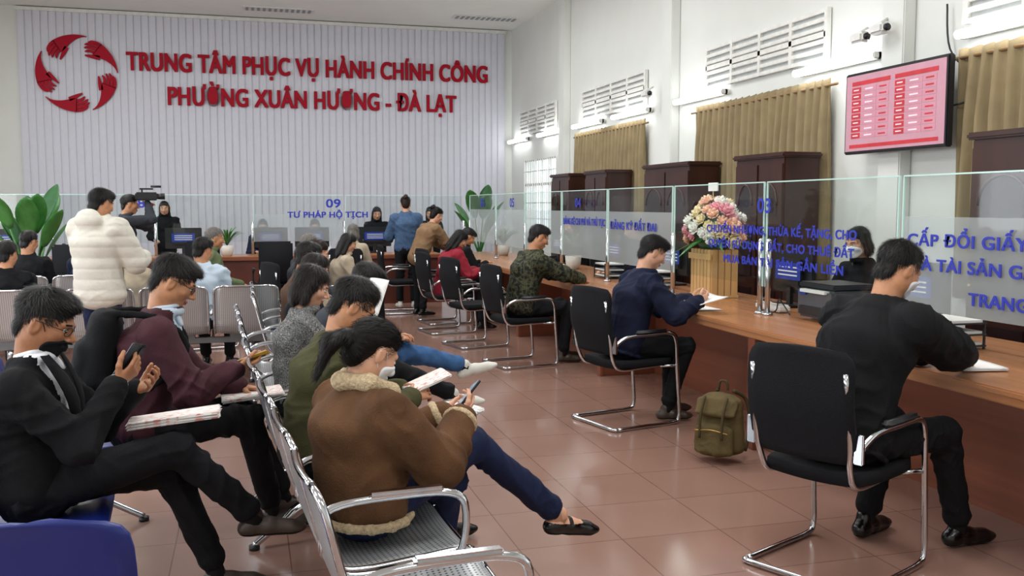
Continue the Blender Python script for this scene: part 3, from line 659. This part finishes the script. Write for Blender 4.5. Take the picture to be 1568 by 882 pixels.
def monitor(x,y,z,rz):
    mb=MB('computer_monitor'); mb.box((0,0,.26),(.54,.03,.32),MBK,.008); mb.box((0,.03,.26),(.3,.04,.2),MBK,.01); mb.box((0,-.017,.26),(.50,.004,.29),M('monitor_screen','#2b3a55',.2)); mb.box((0,.03,.08),(.05,.03,.14),MBK); mb.box((0,.03,.01),(.24,.18,.015),MBK,.004)
    mb.box((0,.053,.27),(.34,.004,.13),LBLUE); 
    for q in (-.03,0,.03): mb.box((0,.056,.27+q),(.26,.002,.010),PAP)
    mb.obj((x,y,z),rz)
for xx in (-3.4,-2.2,-.95,.35,1.0,2.0): monitor(xx,15.5,.785,math.pi)
for yy in (3.4,4.95,6.35,8.4,9.9,11.9,13.0): monitor(4.0,yy,.785,math.radians(90))
PRG=M('printer_gray','#4b4d52',.5); PRD=M('printer_dark','#232428',.4)
mb=MB('laser_printer'); mb.box((0,0,.12),(.34,.42,.20),PRG,.02); mb.box((0,0,.235),(.32,.40,.04),PRD,.01); mb.box((-.175,0,.07),(.02,.32,.06),PRD,.005); mb.box((-.16,0,.20),(.06,.28,.02),PAP,.0); mb.box((-.18,.12,.19),(.01,.08,.03),LBLUE); mb.obj((3.76,5.45,.785))
for c in ((3.68,6.02),(3.68,6.20),(3.68,11)):
    mb=MB('desk_calculator'); mb.box((0,0,.03),(.10,.15,.05),PAP,.012); mb.box((-.02,0,.06),(.06,.11,.012),FIX,.004)
    for i in range(3):
        for j in range(4): mb.box((-.03+i*.02,-.04+j*.025,.069),(.012,.015,.006),PRD)
    mb.obj((c[0],c[1],.785))
for c in ((3.66,4.3),(3.7,8.2),(3.7,9.4)):
    mb=MB('paper_tray'); 
    for k in range(3): mb.box((0,0,.02+.06*k),(.24,.33,.008),MBK,.002); mb.box((0,0,.03+.06*k),(.21,.29,.014),PAP)
    for sx in (-.11,.11):
        for sy in (-.155,.155): mb.box((sx,sy,.08),(.01,.01,.16),MBK)
    mb.obj((c[0],c[1],.785))
mb=MB('power_cable'); mb.tube(spl([(3.60,6.0,.795),(3.57,5.95,.79),(3.56,5.86,.82),(3.54,5.80,.90),(3.57,5.78,.86),(3.58,5.72,.80)],6),.005,PRD,6); mb.obj()
FLW=[M('petal_peach','#f5c3a6',.6,var=.08),M('petal_pink','#f0a2ae',.6,var=.1),M('petal_white','#f6f2ea',.6,var=.04),M('petal_cream','#f3e0b5',.6,var=.06)]; LEAF=M('leaf_green','#3c7a35',.45,var=.2,scale=9); LEAFD=M('leaf_dark','#2c5a30',.5,var=.2,scale=9); PINEW=M('pine_crate','#c9a06a',.6,var=.15,scale=4,stretch=(1,1,.1))
mb=MB('flower_arrangement')
for q in (-.15,-.09,-.03,.03,.09,.15): mb.box((-.12,q,.20),(.018,.054,.40),PINEW,.004); mb.box((.12,q,.20),(.018,.054,.40),PINEW,.004)
for q in (-.09,-.03,.03,.09): mb.box((q,-.18,.20),(.054,.018,.40),PINEW,.004); mb.box((q,.18,.20),(.054,.018,.40),PINEW,.004)
mb.box((0,0,.01),(.26,.38,.02),PINEW); mb.box((-.135,0,.34),(.012,.40,.05),PINEW); mb.box((0,0,.36),(.2,.32,.04),LEAFD)
rr=random.Random(5)
def rose(mb,c,r,m,ax):
    ax=nrm(ax); e1=nrm(np.cross(ax,A(.3,.2,.9))); e2=np.cross(ax,e1); R=np.stack([e1,e2,ax],1)
    mb.sph(c,(r*.55,r*.55,r*.5),m,6,R)
    for ring,(k,ro,ti) in enumerate(((4,.42,1.2),(5,.65,.8),(7,.9,.35))):
        for q in range(k):
            a=2*math.pi*q/k+ring; G=[]
            for i in range(4):
                row=[]
                for j in range(4):
                    u=(i/3-.5)*1.5/k*6.3*.9; v=j/3; rad=r*(ro*.5+ro*.6*v*math.cos(ti)+.1*v*v); hh=r*(-.3+.9*v*math.sin(ti)+.25*v-.25*abs(i/1.5-1)**2*v)
                    row.append(A(*c)+R@A(rad*math.cos(a+u*(1-.3*v)*.8),rad*math.sin(a+u*(1-.3*v)*.8),hh))
                G.append(row)
            mb.sheet(G,.002,m)
for k in range(58):
    t=(k+.5)/58; sv=1-1.35*t; el=math.asin(max(-1,sv)); a=k*2.39996; ct=math.cos(el); dv=A(ct*math.cos(a),ct*math.sin(a),math.sin(el)); q=rr.uniform(.85,1.18)
    R0=A(.20*dv[0]*q,.27*dv[1]*q,.56+.23*dv[2]*q); rose(mb,R0,rr.uniform(.040,.066),FLW[(k*7)%4],dv)
def leaf(mb,b,d,L_,w_,m,droop=.4,n=7):
    b=A(*b); d=nrm(d); sd=nrm(np.cross(d,A(0,0,1))+A(1e-4,0,0)); G=[]
    for i in range(n):
        t=i/(n-1); c=b+d*L_*t-A(0,0,1)*droop*L_*t*t; ww=w_*math.sin(math.pi*min(1,t*.93+.06))**.7*(1-.3*t); G.append([c+sd*ww*q+A(0,0,1)*abs(q)*ww*.35 for q in (-1,-.5,0,.5,1)])
    mb.sheet(G,.003,m)
for k in range(30):
    a=rr.random()*6.28; leaf(mb,(0,0,.47),(math.cos(a),math.sin(a)*1.2,rr.uniform(-.2,1.3)),rr.uniform(.28,.40),.028,LEAF if k%2 else LEAFD)
mb.sph((0,0,.54),(.16,.21,.18),LEAFD,8); mb.box((-.02,.0,.92),(.01,.16,.07),PAP,0); mb.tube([(-.02,0,.6),(-.02,0,.90)],.004,PINEW,6); mb.obj((3.80,7.25,.785))
def bigplant(x,y,z,sc,n,name='potted_leafy_plant'):
    mb=MB(name); mb.lathe([(.13*sc,0),(.17*sc,.1*sc),(.19*sc,.30*sc),(.20*sc,.33*sc),(.17*sc,.33*sc),(.16*sc,.28*sc)],(0,0,0),M('pot_white','#cfcac0',.4),20)
    for k in range(n):
        a=k*2.4; t=.25+.4*((k*37)%10)/10; d=nrm(A(math.cos(a)*t*.75,math.sin(a)*t*.75,1)); h0=(.38+.12*(k%4))*sc; st=A(0,0,.28*sc); mid=st+d*h0
        mb.tube([st,st+d*h0*.5,mid],[.016*sc,.012*sc,.009*sc],LEAF,6); dl=nrm(d+A(math.cos(a),math.sin(a),0)*.2)
        leaf(mb,mid,dl,.52*sc,.13*sc,LEAF if k%3 else LEAFD,.12,9)
    mb.obj((x,y,z))
bigplant(-2.85,14.3,.0,1.3,12); bigplant(4.1,16.9,.3,1.15,9)
def palm(x,y,z):
    mb=MB('potted_palm'); mb.lathe([(.07,0),(.09,.06),(.10,.16),(.085,.16),(.08,.13)],(0,0,0),MC['pot_white'],16)
    for k in range(26):
        a=k*2.4; leaf(mb,(0,0,.15),(math.cos(a)*.5,math.sin(a)*.5,1.2-.02*k),.42+.06*(k%4),.014,LEAF if k%2 else LEAFD,.45)
    mb.obj((x,y,z))
palm(3.8,10.85,.785); palm(3.8,14.1,.785); palm(-.3,15.1,.785)
B('plant_stand',(4.1,16.9,.15),(.4,.4,.3),CTB,.01)
# ------------------------------------------------------------ CHAIRS
CHR=M('chrome','#c9ccd0',.12,metal=1,var=.03); MSH=M('black_mesh_fabric','#15161a',.9,var=.25,scale=150,bump=.5,bscale=320); ARM=M('black_plastic','#141416',.45)
def cchair(x,y,face):
    mb=MB('cantilever_office_chair')
    for q in (1,-1):
        X_=q*.265; p=spl([(X_,-.26,.015),(X_,0,.015),(X_,.22,.015),(X_,.275,.05),(X_,.27,.2),(X_,.25,.45),(X_,.235,.60),(X_,.18,.655),(X_,.0,.655),(X_,-.18,.65),(X_*.95,-.27,.60)],5); mb.tube(p,.0135,CHR,10)
        mb.box((X_,.02,.676),(.045,.27,.03),ARM,.012,None,True)
        p=spl([(q*.20,.23,.425),(q*.20,0,.42),(q*.20,-.20,.42),(q*.205,-.265,.50),(q*.215,-.29,.62),(q*.21,-.33,.90)],4); mb.tube(p,.0125,CHR,8)
        mb.tube([(q*.20,.15,.42),(X_,.255,.42)],.011,CHR,8); mb.box((q*.245,-.275,.60),(.04,.02,.12),CHR,.004)
    mb.tube(spl([(-.265,-.26,.015),(-.24,-.285,.015),(0,-.285,.015),(.24,-.285,.015),(.265,-.26,.015)],4),.0135,CHR,8)
    G=[]
    for i in range(17):
        t=i/16; z=.53+.45*t; row=[]
        wz=.235*(1-.18*max(0,(t-.85)/.15)**2-.15*max(0,(.15-t)/.15)**2)
        for j in range(11):
            u=j/5-1; row.append((wz*u,-.285-.05*t+.012*math.cos(t*6)-.03*(1-u*u)+.015,z+.012*(1-u*u)*(1 if t>.9 else 0)))
        G.append(row)
    mb.sheet(G,.03,MSH)
    G=[]
    for i in range(13):
        t=i/12; yy=-.22+.47*t; row=[]
        for j in range(11):
            u=j/5-1; row.append(((.235-.03*abs(t-.5)**3*8)*u,yy,.452-.012*(1-u*u)-.03*max(0,t-.8)*5*.2+.0))
        G.append(row)
    mb.sheet(G,.05,MSH); mb.obj((x,y,0),math.radians(face-90))
for c in ((2.42,3.47,26),(2.60,6.27,14),(2.55,8.85,10),(2.42,10.2,14),(2.35,11.4,10),(2.5,12.3,10),(2.15,13.6,0)): cchair(*c)
def ochair(x,y,face):
    mb=MB('swivel_office_chair'); mb.box((0,-.24,.78),(.46,.06,.56),MSH,.05,None,True); mb.box((0,0,.46),(.48,.46,.09),MSH,.035,None,True); mb.tube([(0,0,.42),(0,0,.10)],.025,CHR,10); mb.tube(spl([(0,-.05,.42),(0,-.26,.42),(0,-.29,.60)],4),.02,ARM,8)
    for k in range(5):
        a=2*math.pi*k/5; mb.tube([(0,0,.10),(.28*math.cos(a),.28*math.sin(a),.06)],[.025,.014],ARM,8); mb.sph((.28*math.cos(a),.28*math.sin(a),.03),.029,ARM,5)
    for q in (1,-1): mb.tube(spl([(q*.22,.05,.46),(q*.28,.05,.5),(q*.28,.05,.64),(q*.28,-.1,.66)],4),.014,ARM,8); mb.box((q*.28,-.02,.67),(.05,.22,.03),ARM,.01)
    mb.obj((x,y,0),math.radians(face-90))
for c in ((.35,13.6,95),(-2.1,13.2,80),(4.35,9.0,170),(-.6,14.0,90)): ochair(*c)
def perf():
    m=M('perforated_steel','#aeb2b4',.3,metal=.85,var=.03); nt=m.node_tree; N=nt.nodes; L=nt.links; b=N['Principled BSDF']; b.inputs['Metallic'].default_value=.6
    tc=N.new('ShaderNodeTexCoord'); sp=N.new('ShaderNodeSeparateXYZ'); L.new(tc.outputs['Object'],sp.inputs[0])
    su=N.new('ShaderNodeMath'); su.operation='SUBTRACT'; L.new(sp.outputs[2],su.inputs[0]); L.new(sp.outputs[1],su.inputs[1])
    cb=N.new('ShaderNodeCombineXYZ'); L.new(sp.outputs[0],cb.inputs[0]); L.new(su.outputs[0],cb.inputs[1])
    vo=N.new('ShaderNodeTexVoronoi'); vo.inputs['Scale'].default_value=62; vo.inputs['Randomness'].default_value=0; L.new(cb.outputs[0],vo.inputs['Vector'])
    r=N.new('ShaderNodeValToRGB'); r.color_ramp.elements[0].position=.20; r.color_ramp.elements[1].position=.26; r.color_ramp.elements[0].color=(.05,.05,.05,1); r.color_ramp.elements[1].color=hexc('#c4c7c9')+[1]
    L.new(vo.outputs['Distance'],r.inputs[0]); L.new(r.outputs[0],b.inputs['Base Color']); return m
PERF=perf(); BPL=M('blue_plastic','#12246f',.35,var=.05); BEAM=M('beam_gray','#7e8386',.35,metal=.8)
def bench(x,y,face,n,sp_,sheetm,name,arms=True,pad=False):
    mb=MB(name); prof=spl([(0,.25,.41),(0,.20,.432),(0,.05,.42),(0,-.12,.408),(0,-.20,.428),(0,-.245,.50),(0,-.28,.62),(0,-.325,.80),(0,-.345,.85)],4)
    W0=sp_*.46; rd_=.30 if sheetm is PERF else .62
    for k in range(n):
        cx=(k-(n-1)/2)*sp_; K=len(prof); G=[]
        for i,p in enumerate(prof):
            t=i/(K-1); ww=W0*(1-rd_*max(0,(t-.80)/.20)**3-.1*max(0,(.08-t)/.08)**2); G.append([(cx+ww*u,p[1]+.012*u*u*(1 if p[2]>.5 else 0),p[2]+.012*u*u*(p[2]<.5)) for u in np.linspace(-1,1,9)])
        mb.sheet(G,.006 if sheetm is PERF else .014,sheetm)
        if sheetm is PERF:
            for q in (0,-1): mb.tube([g[q] for g in G],.011,CHR,8)
            mb.tube(G[0],.010,CHR,8); mb.tube(G[-1],.010,CHR,8)
        mb.box((cx,-.02,.385),(.30,.10,.04),BEAM,.004)
    Lh=n*sp_/2; mb.box((0,-.02,.345),(2*Lh,.06,.05),BEAM,.004)
    if arms:
        for k in range(n+1):
            cx=(k-n/2)*sp_; mb.tube(spl([(cx,-.02,.36),(cx,.12,.38),(cx,.20,.46),(cx,.21,.60),(cx,.15,.645),(cx,0,.65),(cx,-.18,.64),(cx,-.27,.60)],4),.013,CHR,8); mb.box((cx,.02,.662),(.042,.24,.018),CHR if not pad else ARM,.008)
    for k in (-1,1):
        cx=k*(Lh-sp_*.45); mb.tube([(cx,-.02,.34),(cx,-.02,.20)],.03,CHR,12)
        mb.tube(spl([(cx,.32,.02),(cx,.20,.09),(cx,.02,.20),(cx,-.10,.19),(cx,-.26,.08),(cx,-.34,.02)],5),[.016]*8+[.028]*10+[.016]*8,CHR,10)
        for e in (.32,-.34): mb.lathe([(.025,0),(.025,.02)],(cx,e,0),ARM,10)
    mb.obj((x,y,0),math.radians(face-90))
bench(.40,3.45,4,4,.58,PERF,'waiting_bench'); bench(.28,5.85,2,4,.58,PERF,'waiting_bench'); bench(.36,8.2,0,3,.58,PERF,'waiting_bench')
bench(-.62,8.9,90,3,.6,PERF,'waiting_bench'); bench(-2.6,8.9,90,3,.6,PERF,'waiting_bench'); bench(-1.9,10.6,90,4,.6,PERF,'waiting_bench')
bench(-.80,4.25,4,3,.58,BPL,'blue_plastic_bench',False); bench(-.52,2.60,86,1,.60,BPL,'blue_plastic_seat',False)
BPK=M('backpack_olive','#5a4d30',.8,var=.15,bump=.3,bscale=120); BPD=M('backpack_strap','#463c25',.8)
S=SDF(.009); S.eco((0,0,.10),(0,.02,.36),(1,0,0),(.16,.085),(.135,.07),.03); S.eco((0,-.09,.08),(0,-.075,.21),(1,0,0),(.125,.045),(.12,.04),.015); S.eco((0,-.03,.37),(0,-.085,.30),(1,0,0),(.13,.03),(.13,.02),.01)
S.pln((0,0,.004),(0,0,-1)); V,Q=S.run(); N=vn(V,Q); mb=MB('olive_backpack'); mb.add(V+N*folds(V,.010,22,4)[:,None],Q,BPK)
for q in (1,-1): mb.tube(spl([(q*.05,.09,.42),(q*.10,.17,.36),(q*.13,.17,.20),(q*.13,.09,.06)],5),.012,BPD,8); mb.tube(spl([(q*.07,-.06,.40),(q*.07,-.125,.30),(q*.07,-.14,.16)],4),.009,BPD,6)
mb.tube(spl([(-.03,.05,.43),(-.02,.05,.48),(.02,.05,.48),(.03,.05,.43)],4),.008,BPD,6); mb.tube(spl([(-.11,-.135,.20),(0,-.14,.215),(.11,-.135,.20)],4),.004,GOLD,5)
mb.obj((2.74,5.12,0),math.radians(-50))
# ------------------------------------------------------------ FOREGROUND PEOPLE
hx,hy_,fc=.36,3.20,24
fr=person('seated_woman_shearling_jacket',hx,hy_,fc,.97,0,.53,(0,.0,.92),(0,.05,1.05),34,0,((.075,.37,.79),(-.07,.39,.77)),
  hd=((-.45,.75,.35),(.45,.8,.1)),hn=((-.5,-.55,.7),(.3,-.2,1)),curl=(.55,.5),knees=((-.04,.50,.65),(-.12,.44,.52)),ank=((.05,.88,.31),(-.14,.42,.09)),toes=((.2,.9,-.15),None),
  top=BRN,bot=NAVYT,skin=SKL,hair='pony',shoe=SHB,bulk=.034,fem=True,mask='white',trim=FLE,flat=True,seed=11,hem=.0,collar=False)
phone(fr[0],PHB,.155); sheetpaper('document_booklet',L2W(hx,hy_,fc,(-.16,.46,.73)),L2W(0,0,fc,(1,.2,0)),L2W(0,0,fc,(0,1,.2)),.2,.25,PGRY,4,.008)
hx,hy_,fc=-.75,3.66,-6
fr=person('seated_man_black_suit',hx,hy_,fc,1.0,0,.54,(0,.0,.99),(0,.055,1.14),24,0,((.06,.30,.92),(-.16,.32,.86)),
  hd=((-.4,.7,.6),(.5,.75,.3)),hn=((-.6,-.5,.6),(.4,-.5,.7)),curl=(.55,.5),knees=((-.10,.46,.64),(-.22,.42,.53)),ank=((-.22,.74,.32),(-.26,.58,.09)),toes=((-.05,.95,-.0),None),
  top=BLK,shoe=SHBR,mask='chin',glasses=True,shirt=SHW,seed=21,bulk=.014,skin=SKO)
phone(fr[0],PHB,.15); sheetpaper('document_stack',L2W(hx,hy_,fc,(-.20,.45,.725)),L2W(0,0,fc,(1,.1,.08)),L2W(0,0,fc,(0,1,.1)),.22,.33,PRED,8,.006)
hx,hy_,fc=-.49,4.55,4
fr=person('seated_man_maroon_jacket',hx,hy_,fc,1.02,0,.54,(0,.10,1.05),(0,.165,1.205),30,0,((.08,.42,.80),(-.10,.45,.68)),
  hd=((-.35,.85,.1),(.3,.9,-.1)),hn=((-.4,-.3,.9),(.2,0,-1)),curl=(.5,.4),knees=((.06,.47,.56),(-.16,.46,.55)),ank=((.0,.58,.09),(-.20,.66,.09)),top=MAR,shoe=SHBR,glasses=True,shirt=LBL,seed=31,bag=BLK,bulk=.02)
phone(fr[0],PHY,.16); sheetpaper('document_booklet',L2W(hx,hy_,fc,(-.06,.50,.645)),L2W(0,0,fc,(1,0,0)),L2W(0,0,fc,(0,1,.1)),.21,.28,PRED,4,.008)
hx,hy_,fc=.24,4.02,6
fr=person('seated_man_olive_jacket',hx,hy_,fc,1.0,0,.52,(0,.12,.985),(0,.19,1.125),34,0,((.08,.42,.73),(-.10,.42,.73)),curl=(.5,.5),hn=((-.7,0,-.5),(.7,0,-.5)),
  ank=((.1,.5,.09),(-.1,.6,.09)),top=OLV,glasses=True,mask='white',seed=41,shirt=BLK,bulk=.02)
sheetpaper('document_booklet',L2W(hx,hy_,fc,(-.02,.51,.77)),L2W(0,0,fc,(1,0,0)),L2W(0,0,fc,(0,.9,.35)),.18,.20,PRED,3,.01)
hx,hy_,fc=.24,5.2,5
person('seated_woman_tweed_jacket',hx,hy_,fc,.95,0,.51,(0,.04,.97),(0,.09,1.115),22,-10,((.06,.34,.88),(-.10,.36,.90)),curl=(.6,.6),knees=((.0,.52,.64),(-.12,.42,.5)),ank=((-.02,.90,.46),(-.12,.46,.09)),toes=((0,.9,.0),None),
  top=TWD,skin=SKL,hair='bob',fem=True,seed=51,shoe=SHG,sole=SOLW,bot=BLK2,hairm=HDB)
sheetpaper('document_sheet',L2W(hx,hy_,fc,(-.02,.42,1.0)),L2W(0,0,fc,(1,.3,0)),L2W(0,0,fc,(0,.4,1)),.21,.30,PAP,1,.02)
person('seated_man_dark_jacket',.40,5.85,-2,1.,1,.52,(0,.2,.95),(0,.30,1.08),35,0,((.10,.45,.72),(-.10,.48,.72)),knees=((-.0,.52,.64),(-.12,.44,.52)),ank=((.02,.92,.54),(-.12,.5,.09)),toes=((0,.9,.25),None),top=GRY,bot=JEAN,seed=61,shoe=SHG,sole=SOLW)
person('seated_woman_black_coat',.34,6.55,3,.95,1,.51,(0,.05,.97),None,18,0,None,top=BLK,skin=SKL,hair='long',fem=True,seed=71,hairm=HDB)
person('seated_man_brown_coat',.36,7.6,3,.98,1,.52,(0,.05,1.0),None,15,0,None,top=BCT,skin=SKO,seed=81)
person('seated_woman_beige_coat',.45,8.3,3,.95,1,.52,(0,.08,1.0),None,18,0,None,top=BEI,skin=SKL,hair='pony',fem=True,seed=91,hairm=HBR)
hx,hy_,fc=2.42,3.46,14
fr=person('seated_man_black_jacket',hx,hy_,fc,1.10,0,.56,(0,.25,1.11),(0,.34,1.27),30,-6,((.02,.86,.83),(-.17,.80,.83)),hd=((-.3,.9,-.25),(.5,.85,-.1)),hn=((-.7,0,-.7),(.2,0,-1)),curl=(.65,.25),elh=((.9,-.1,-.5),(-.9,0,-.5)),
  knees=((.14,.50,.55),(-.14,.50,.55)),ank=((.12,.66,.09),(-.18,.40,.09)),top=BLK,glasses=False,mask='white',seed=101,bulk=.038,rib=True)
f=fr[0]; mb=MB('ballpoint_pen'); pc=f['W']+f['d']*.085+f['n']*.03; mb.tube([pc+A(-.02,-.02,-.04),pc+A(.04,.03,.08)],[.002,.005],LBLUE,8); mb.obj()
sheetpaper('document_stack',(3.30,3.72,.79),(0.2,1,0),(-1,.2,0),.30,.21,PAP,4,.002)
hx,hy_,fc=2.58,6.28,0
person('seated_man_navy_jacket',hx,hy_,fc,1.0,0,.54,(0,.15,1.06),(0,.225,1.215),28,0,((.18,.50,.87),(-.04,.54,.86)),hn=((-.8,0,.3),(.6,0,.6)),curl=(.6,.6),knees=((.12,.44,.54),(-.13,.44,.54)),ank=((.10,.30,.09),(-.10,.42,.09)),top=NAVY,skin=SKL,shoe=SHBR,seed=111,bulk=.026,rib=True)
sheetpaper('document_sheet',(3.16,6.15,.885),(0,1,0),(1,0,.25),.30,.21,PAP,2,.01); sheetpaper('document_sheet',(3.25,6.40,.787),(0,1,0),(1,0,0),.3,.21,PAP,1,.001)
person('seated_man_camouflage_jacket',2.55,8.85,5,1.03,1,.55,(0,.14,1.08),(0,.20,1.24),22,0,((.10,.62,.82),(-.14,.62,.82)),elh=((.9,-.1,-.5),(-.9,0,-.5)),ank=((.10,.42,.09),(-.10,.52,.09)),top=CAM,seed=121,bulk=.03,shoe=SHBR)
person('seated_woman_red_coat',2.33,11.45,8,.97,1,.53,(0,.14,1.0),(0,.21,1.13),35,0,((.12,.45,.74),(-.1,.45,.74)),top=RED,hair='long',fem=True,skin=SKL,seed=131,bulk=.025,hem=.08)
person('seated_man_black_coat',2.6,12.3,10,1.,2,.53,(0,.16,1.0),(0,.24,1.13),35,0,((.12,.45,.78),(-.1,.45,.78)),top=BLK,seed=141,bulk=.02,hair='short')
person('leaning_woman_tan_jacket',2.3,13.1,20,.97,1,.84,(0,.22,1.27),(0,.30,1.41),25,0,((.1,.6,.9),(-.1,.6,.9)),top=TAN,bot=BLK2,hair='bun',fem=True,skin=SKL,stand=True,seed=151,bulk=.02,hem=.05)
person('standing_woman_denim_jacket',2.30,14.15,85,1.02,1,.90,(0,.03,1.42),(0,.08,1.57),15,0,((.15,.32,1.12),(-.15,.32,1.1)),top=DEN,bot=BLK2,hair='bun',hairm=HBR,fem=True,skin=SKL,stand=True,seed=161,bulk=.025,shoe=SHG,sole=SOLW)
person('standing_man_white_puffer',-1.15,8.20,58,1.02,0,.88,(0,.0,1.42),(0,.05,1.565),14,-10,((.16,.34,1.12),(-.12,.34,1.12)),top=WHC,bot=NAVYT,stand=True,quilt=True,bulk=.045,seed=171,hood=True,hem=.06,elh=((.6,-.6,-.7),(-.6,-.6,-.7)),fam=.5)
f=person('standing_cameraman',-1.42,12.4,10,1.0,2,.88,(0,.0,1.42),(0,.05,1.56),5,0,((.06,.25,1.58),(-.1,.28,1.5)),top=GRY,stand=True,seed=181)
mb=MB('video_camera'); mb.box((0,0,0),(.26,.09,.10),ARM,.015); mb.tube([(.13,0,0),(.21,0,0)],[.035,.04],ARM,14); mb.box((0,0,.09),(.16,.02,.02),ARM,.005); mb.tube([(.05,0,.12),(.17,0,.12)],.014,ARM,8); mb.box((-.05,0,.07),(.02,.02,.05),ARM); mb.obj((-1.17,12.35,1.66),.1)
person('seated_man_light_shirt',-.42,9.0,75,1.,1,.53,(0,.04,1.0),(0,.09,1.14),15,-20,None,top=LBL,seed=191)
person('seated_woman_gray_jacket',-1.02,9.0,90,.95,1,.52,(0,.04,.98),None,12,-10,None,top=BEI,hair='bob',fem=True,seed=201)
person('seated_man_dark_coat',-2.02,9.0,85,.97,1,.52,(0,.04,.98),None,12,-10,None,top=BLK,seed=205)
person('seated_elderly_man_green_jacket',-.45,10.9,15,1.,1,.54,(0,.05,1.05),(0,.11,1.19),10,0,None,top=GRN,hairm=HG,hair='thin',seed=211,bulk=.02)
person('seated_man_gray_sweater',.5,9.8,20,.97,2,.53,(0,.06,1.0),None,22,0,None,top=GRY,hairm=HG,hair='thin',seed=221)
person('seated_woman_cream_top',1.0,10.9,10,.95,2,.53,(0,.06,.98),None,22,0,None,top=BEI,hair='long',fem=True,skin=SKL,seed=222)
person('seated_elderly_woman',1.35,12.9,70,.97,2,.53,(0,.06,1.04),None,12,0,None,top=BEI,hairm=HG,hair='bob',fem=True,seed=231)
person('seated_man_dark_sweater',-2.20,10.72,80,1.,2,.53,(0,.04,1.02),None,12,-20,None,top=BLK,seed=241)
person('seated_woman_blue_sweater',-2.80,10.72,70,.95,2,.52,(0,.04,1.0),None,14,0,None,top=JEAN,hair='bob',fem=True,seed=251)
person('seated_man_navy_sweater',-1.6,10.72,80,.98,2,.52,(0,.04,1.0),None,14,0,None,top=NAVY,seed=252)
person('seated_man_gray_jacket',-2.1,13.25,85,.98,2,.53,(0,.06,1.04),None,14,0,None,top=GRY,seed=255)
for c in ((-.45,10.9,15),(.5,9.8,20),(1.35,12.9,70),(1.0,10.9,10)): cchair(*c)
person('standing_staff_woman',-1.3,16.6,270,.98,2,.86,(0,.0,1.36),None,10,0,((.14,.3,1.0),(-.14,.3,1.0)),top=BLK,hair='long',fem=True,skin=SKL,stand=True,seed=261)
for (xx,yy,fc,t,fm,sd) in ((.25,16.35,270,NAVY,True,271),(-3.5,16.3,270,BLK,True,272),(-2.3,16.4,265,NAVY,False,273),(1.1,16.4,270,SHW,True,276)):
    person('seated_staff_member',xx,yy,fc,1.,2,.56,(0,.06,1.06),None,18,0,((.12,.4,.8),(-.12,.4,.8)),top=t,hair='bob' if fm else 'short',fem=fm,skin=SKL,seed=sd); ochair(xx,yy,fc)
for (xx,yy,fc,t,sd) in ((2.15,16.4,270,BLK,274),(3.2,16.9,250,BLK,275)):
    person('standing_staff_member',xx,yy,fc,.95,2,.80,(0,.02,1.27),None,15,0,((.14,.35,1.0),(-.14,.35,1.0)),top=t,hair='long',fem=True,skin=SKL,stand=True,seed=sd)
for (xx,yy,fc,t,fm,sd) in ((4.42,6.0,190,BLK,True,281),(4.35,10.0,180,NAVY,False,282),(4.35,12.1,180,BLK,True,283)):
    person('seated_staff_member',xx,yy,fc,1.,1 if yy<7 else 2,.60,(0,.08,1.13),None,14,0,((.12,.42,.82),(-.12,.42,.82)),ank=((.12,.2,.09),(-.12,.2,.09)),knees=((.13,.40,.55),(-.13,.40,.55)),top=t,hair='bob' if fm else 'short',fem=fm,mask='white' if yy<7 else None,skin=SKL,seed=sd); ochair(xx,yy,fc)
# ------------------------------------------------------------ LIGHTS
def area(x,y,z,sx,sy,e,rot,col=(1,1,1)):
    l=bpy.data.lights.new('area_lamp','AREA'); l.shape='RECTANGLE'; l.size=sx; l.size_y=sy; l.energy=e; l.color=col; o=bpy.data.objects.new('ceiling_lamp' if z>4 else 'window_daylight',l); bpy.context.scene.collection.objects.link(o); o.location=(x,y,z); o.rotation_euler=rot
for yy in (-1,3,7,11,14.3):
    for xx in (-3,2.2): area(xx,yy,4.95,2.4,1.2,90,(0,0,0),(.98,.99,1))  # unseen fill lamps, added below the ceiling to brighten the hall
for (a,b) in LW: area(X0+.05,(a+b)/2,2.1,b-a,2.0,90,(math.radians(90),0,math.radians(-90)),(.90,.95,1))  # added side fill lamps, just inside the unseen left windows
w=bpy.data.worlds.new('World'); bpy.context.scene.world=w; w.use_nodes=True; w.node_tree.nodes['Background'].inputs[0].default_value=(.85,.93,1,1); w.node_tree.nodes['Background'].inputs[1].default_value=2.2
cam=bpy.data.cameras.new('camera'); co=bpy.data.objects.new('camera',cam); bpy.context.scene.collection.objects.link(co); cam.lens=33.3; cam.sensor_width=36; cam.clip_start=.05
co.location=(0,0,1.55); co.rotation_euler=(math.radians(90-4.98),0,math.radians(-15.6)); bpy.context.scene.camera=co
vs=bpy.context.scene.view_settings; vs.view_transform='Standard'; vs.look='None'; vs.exposure=0
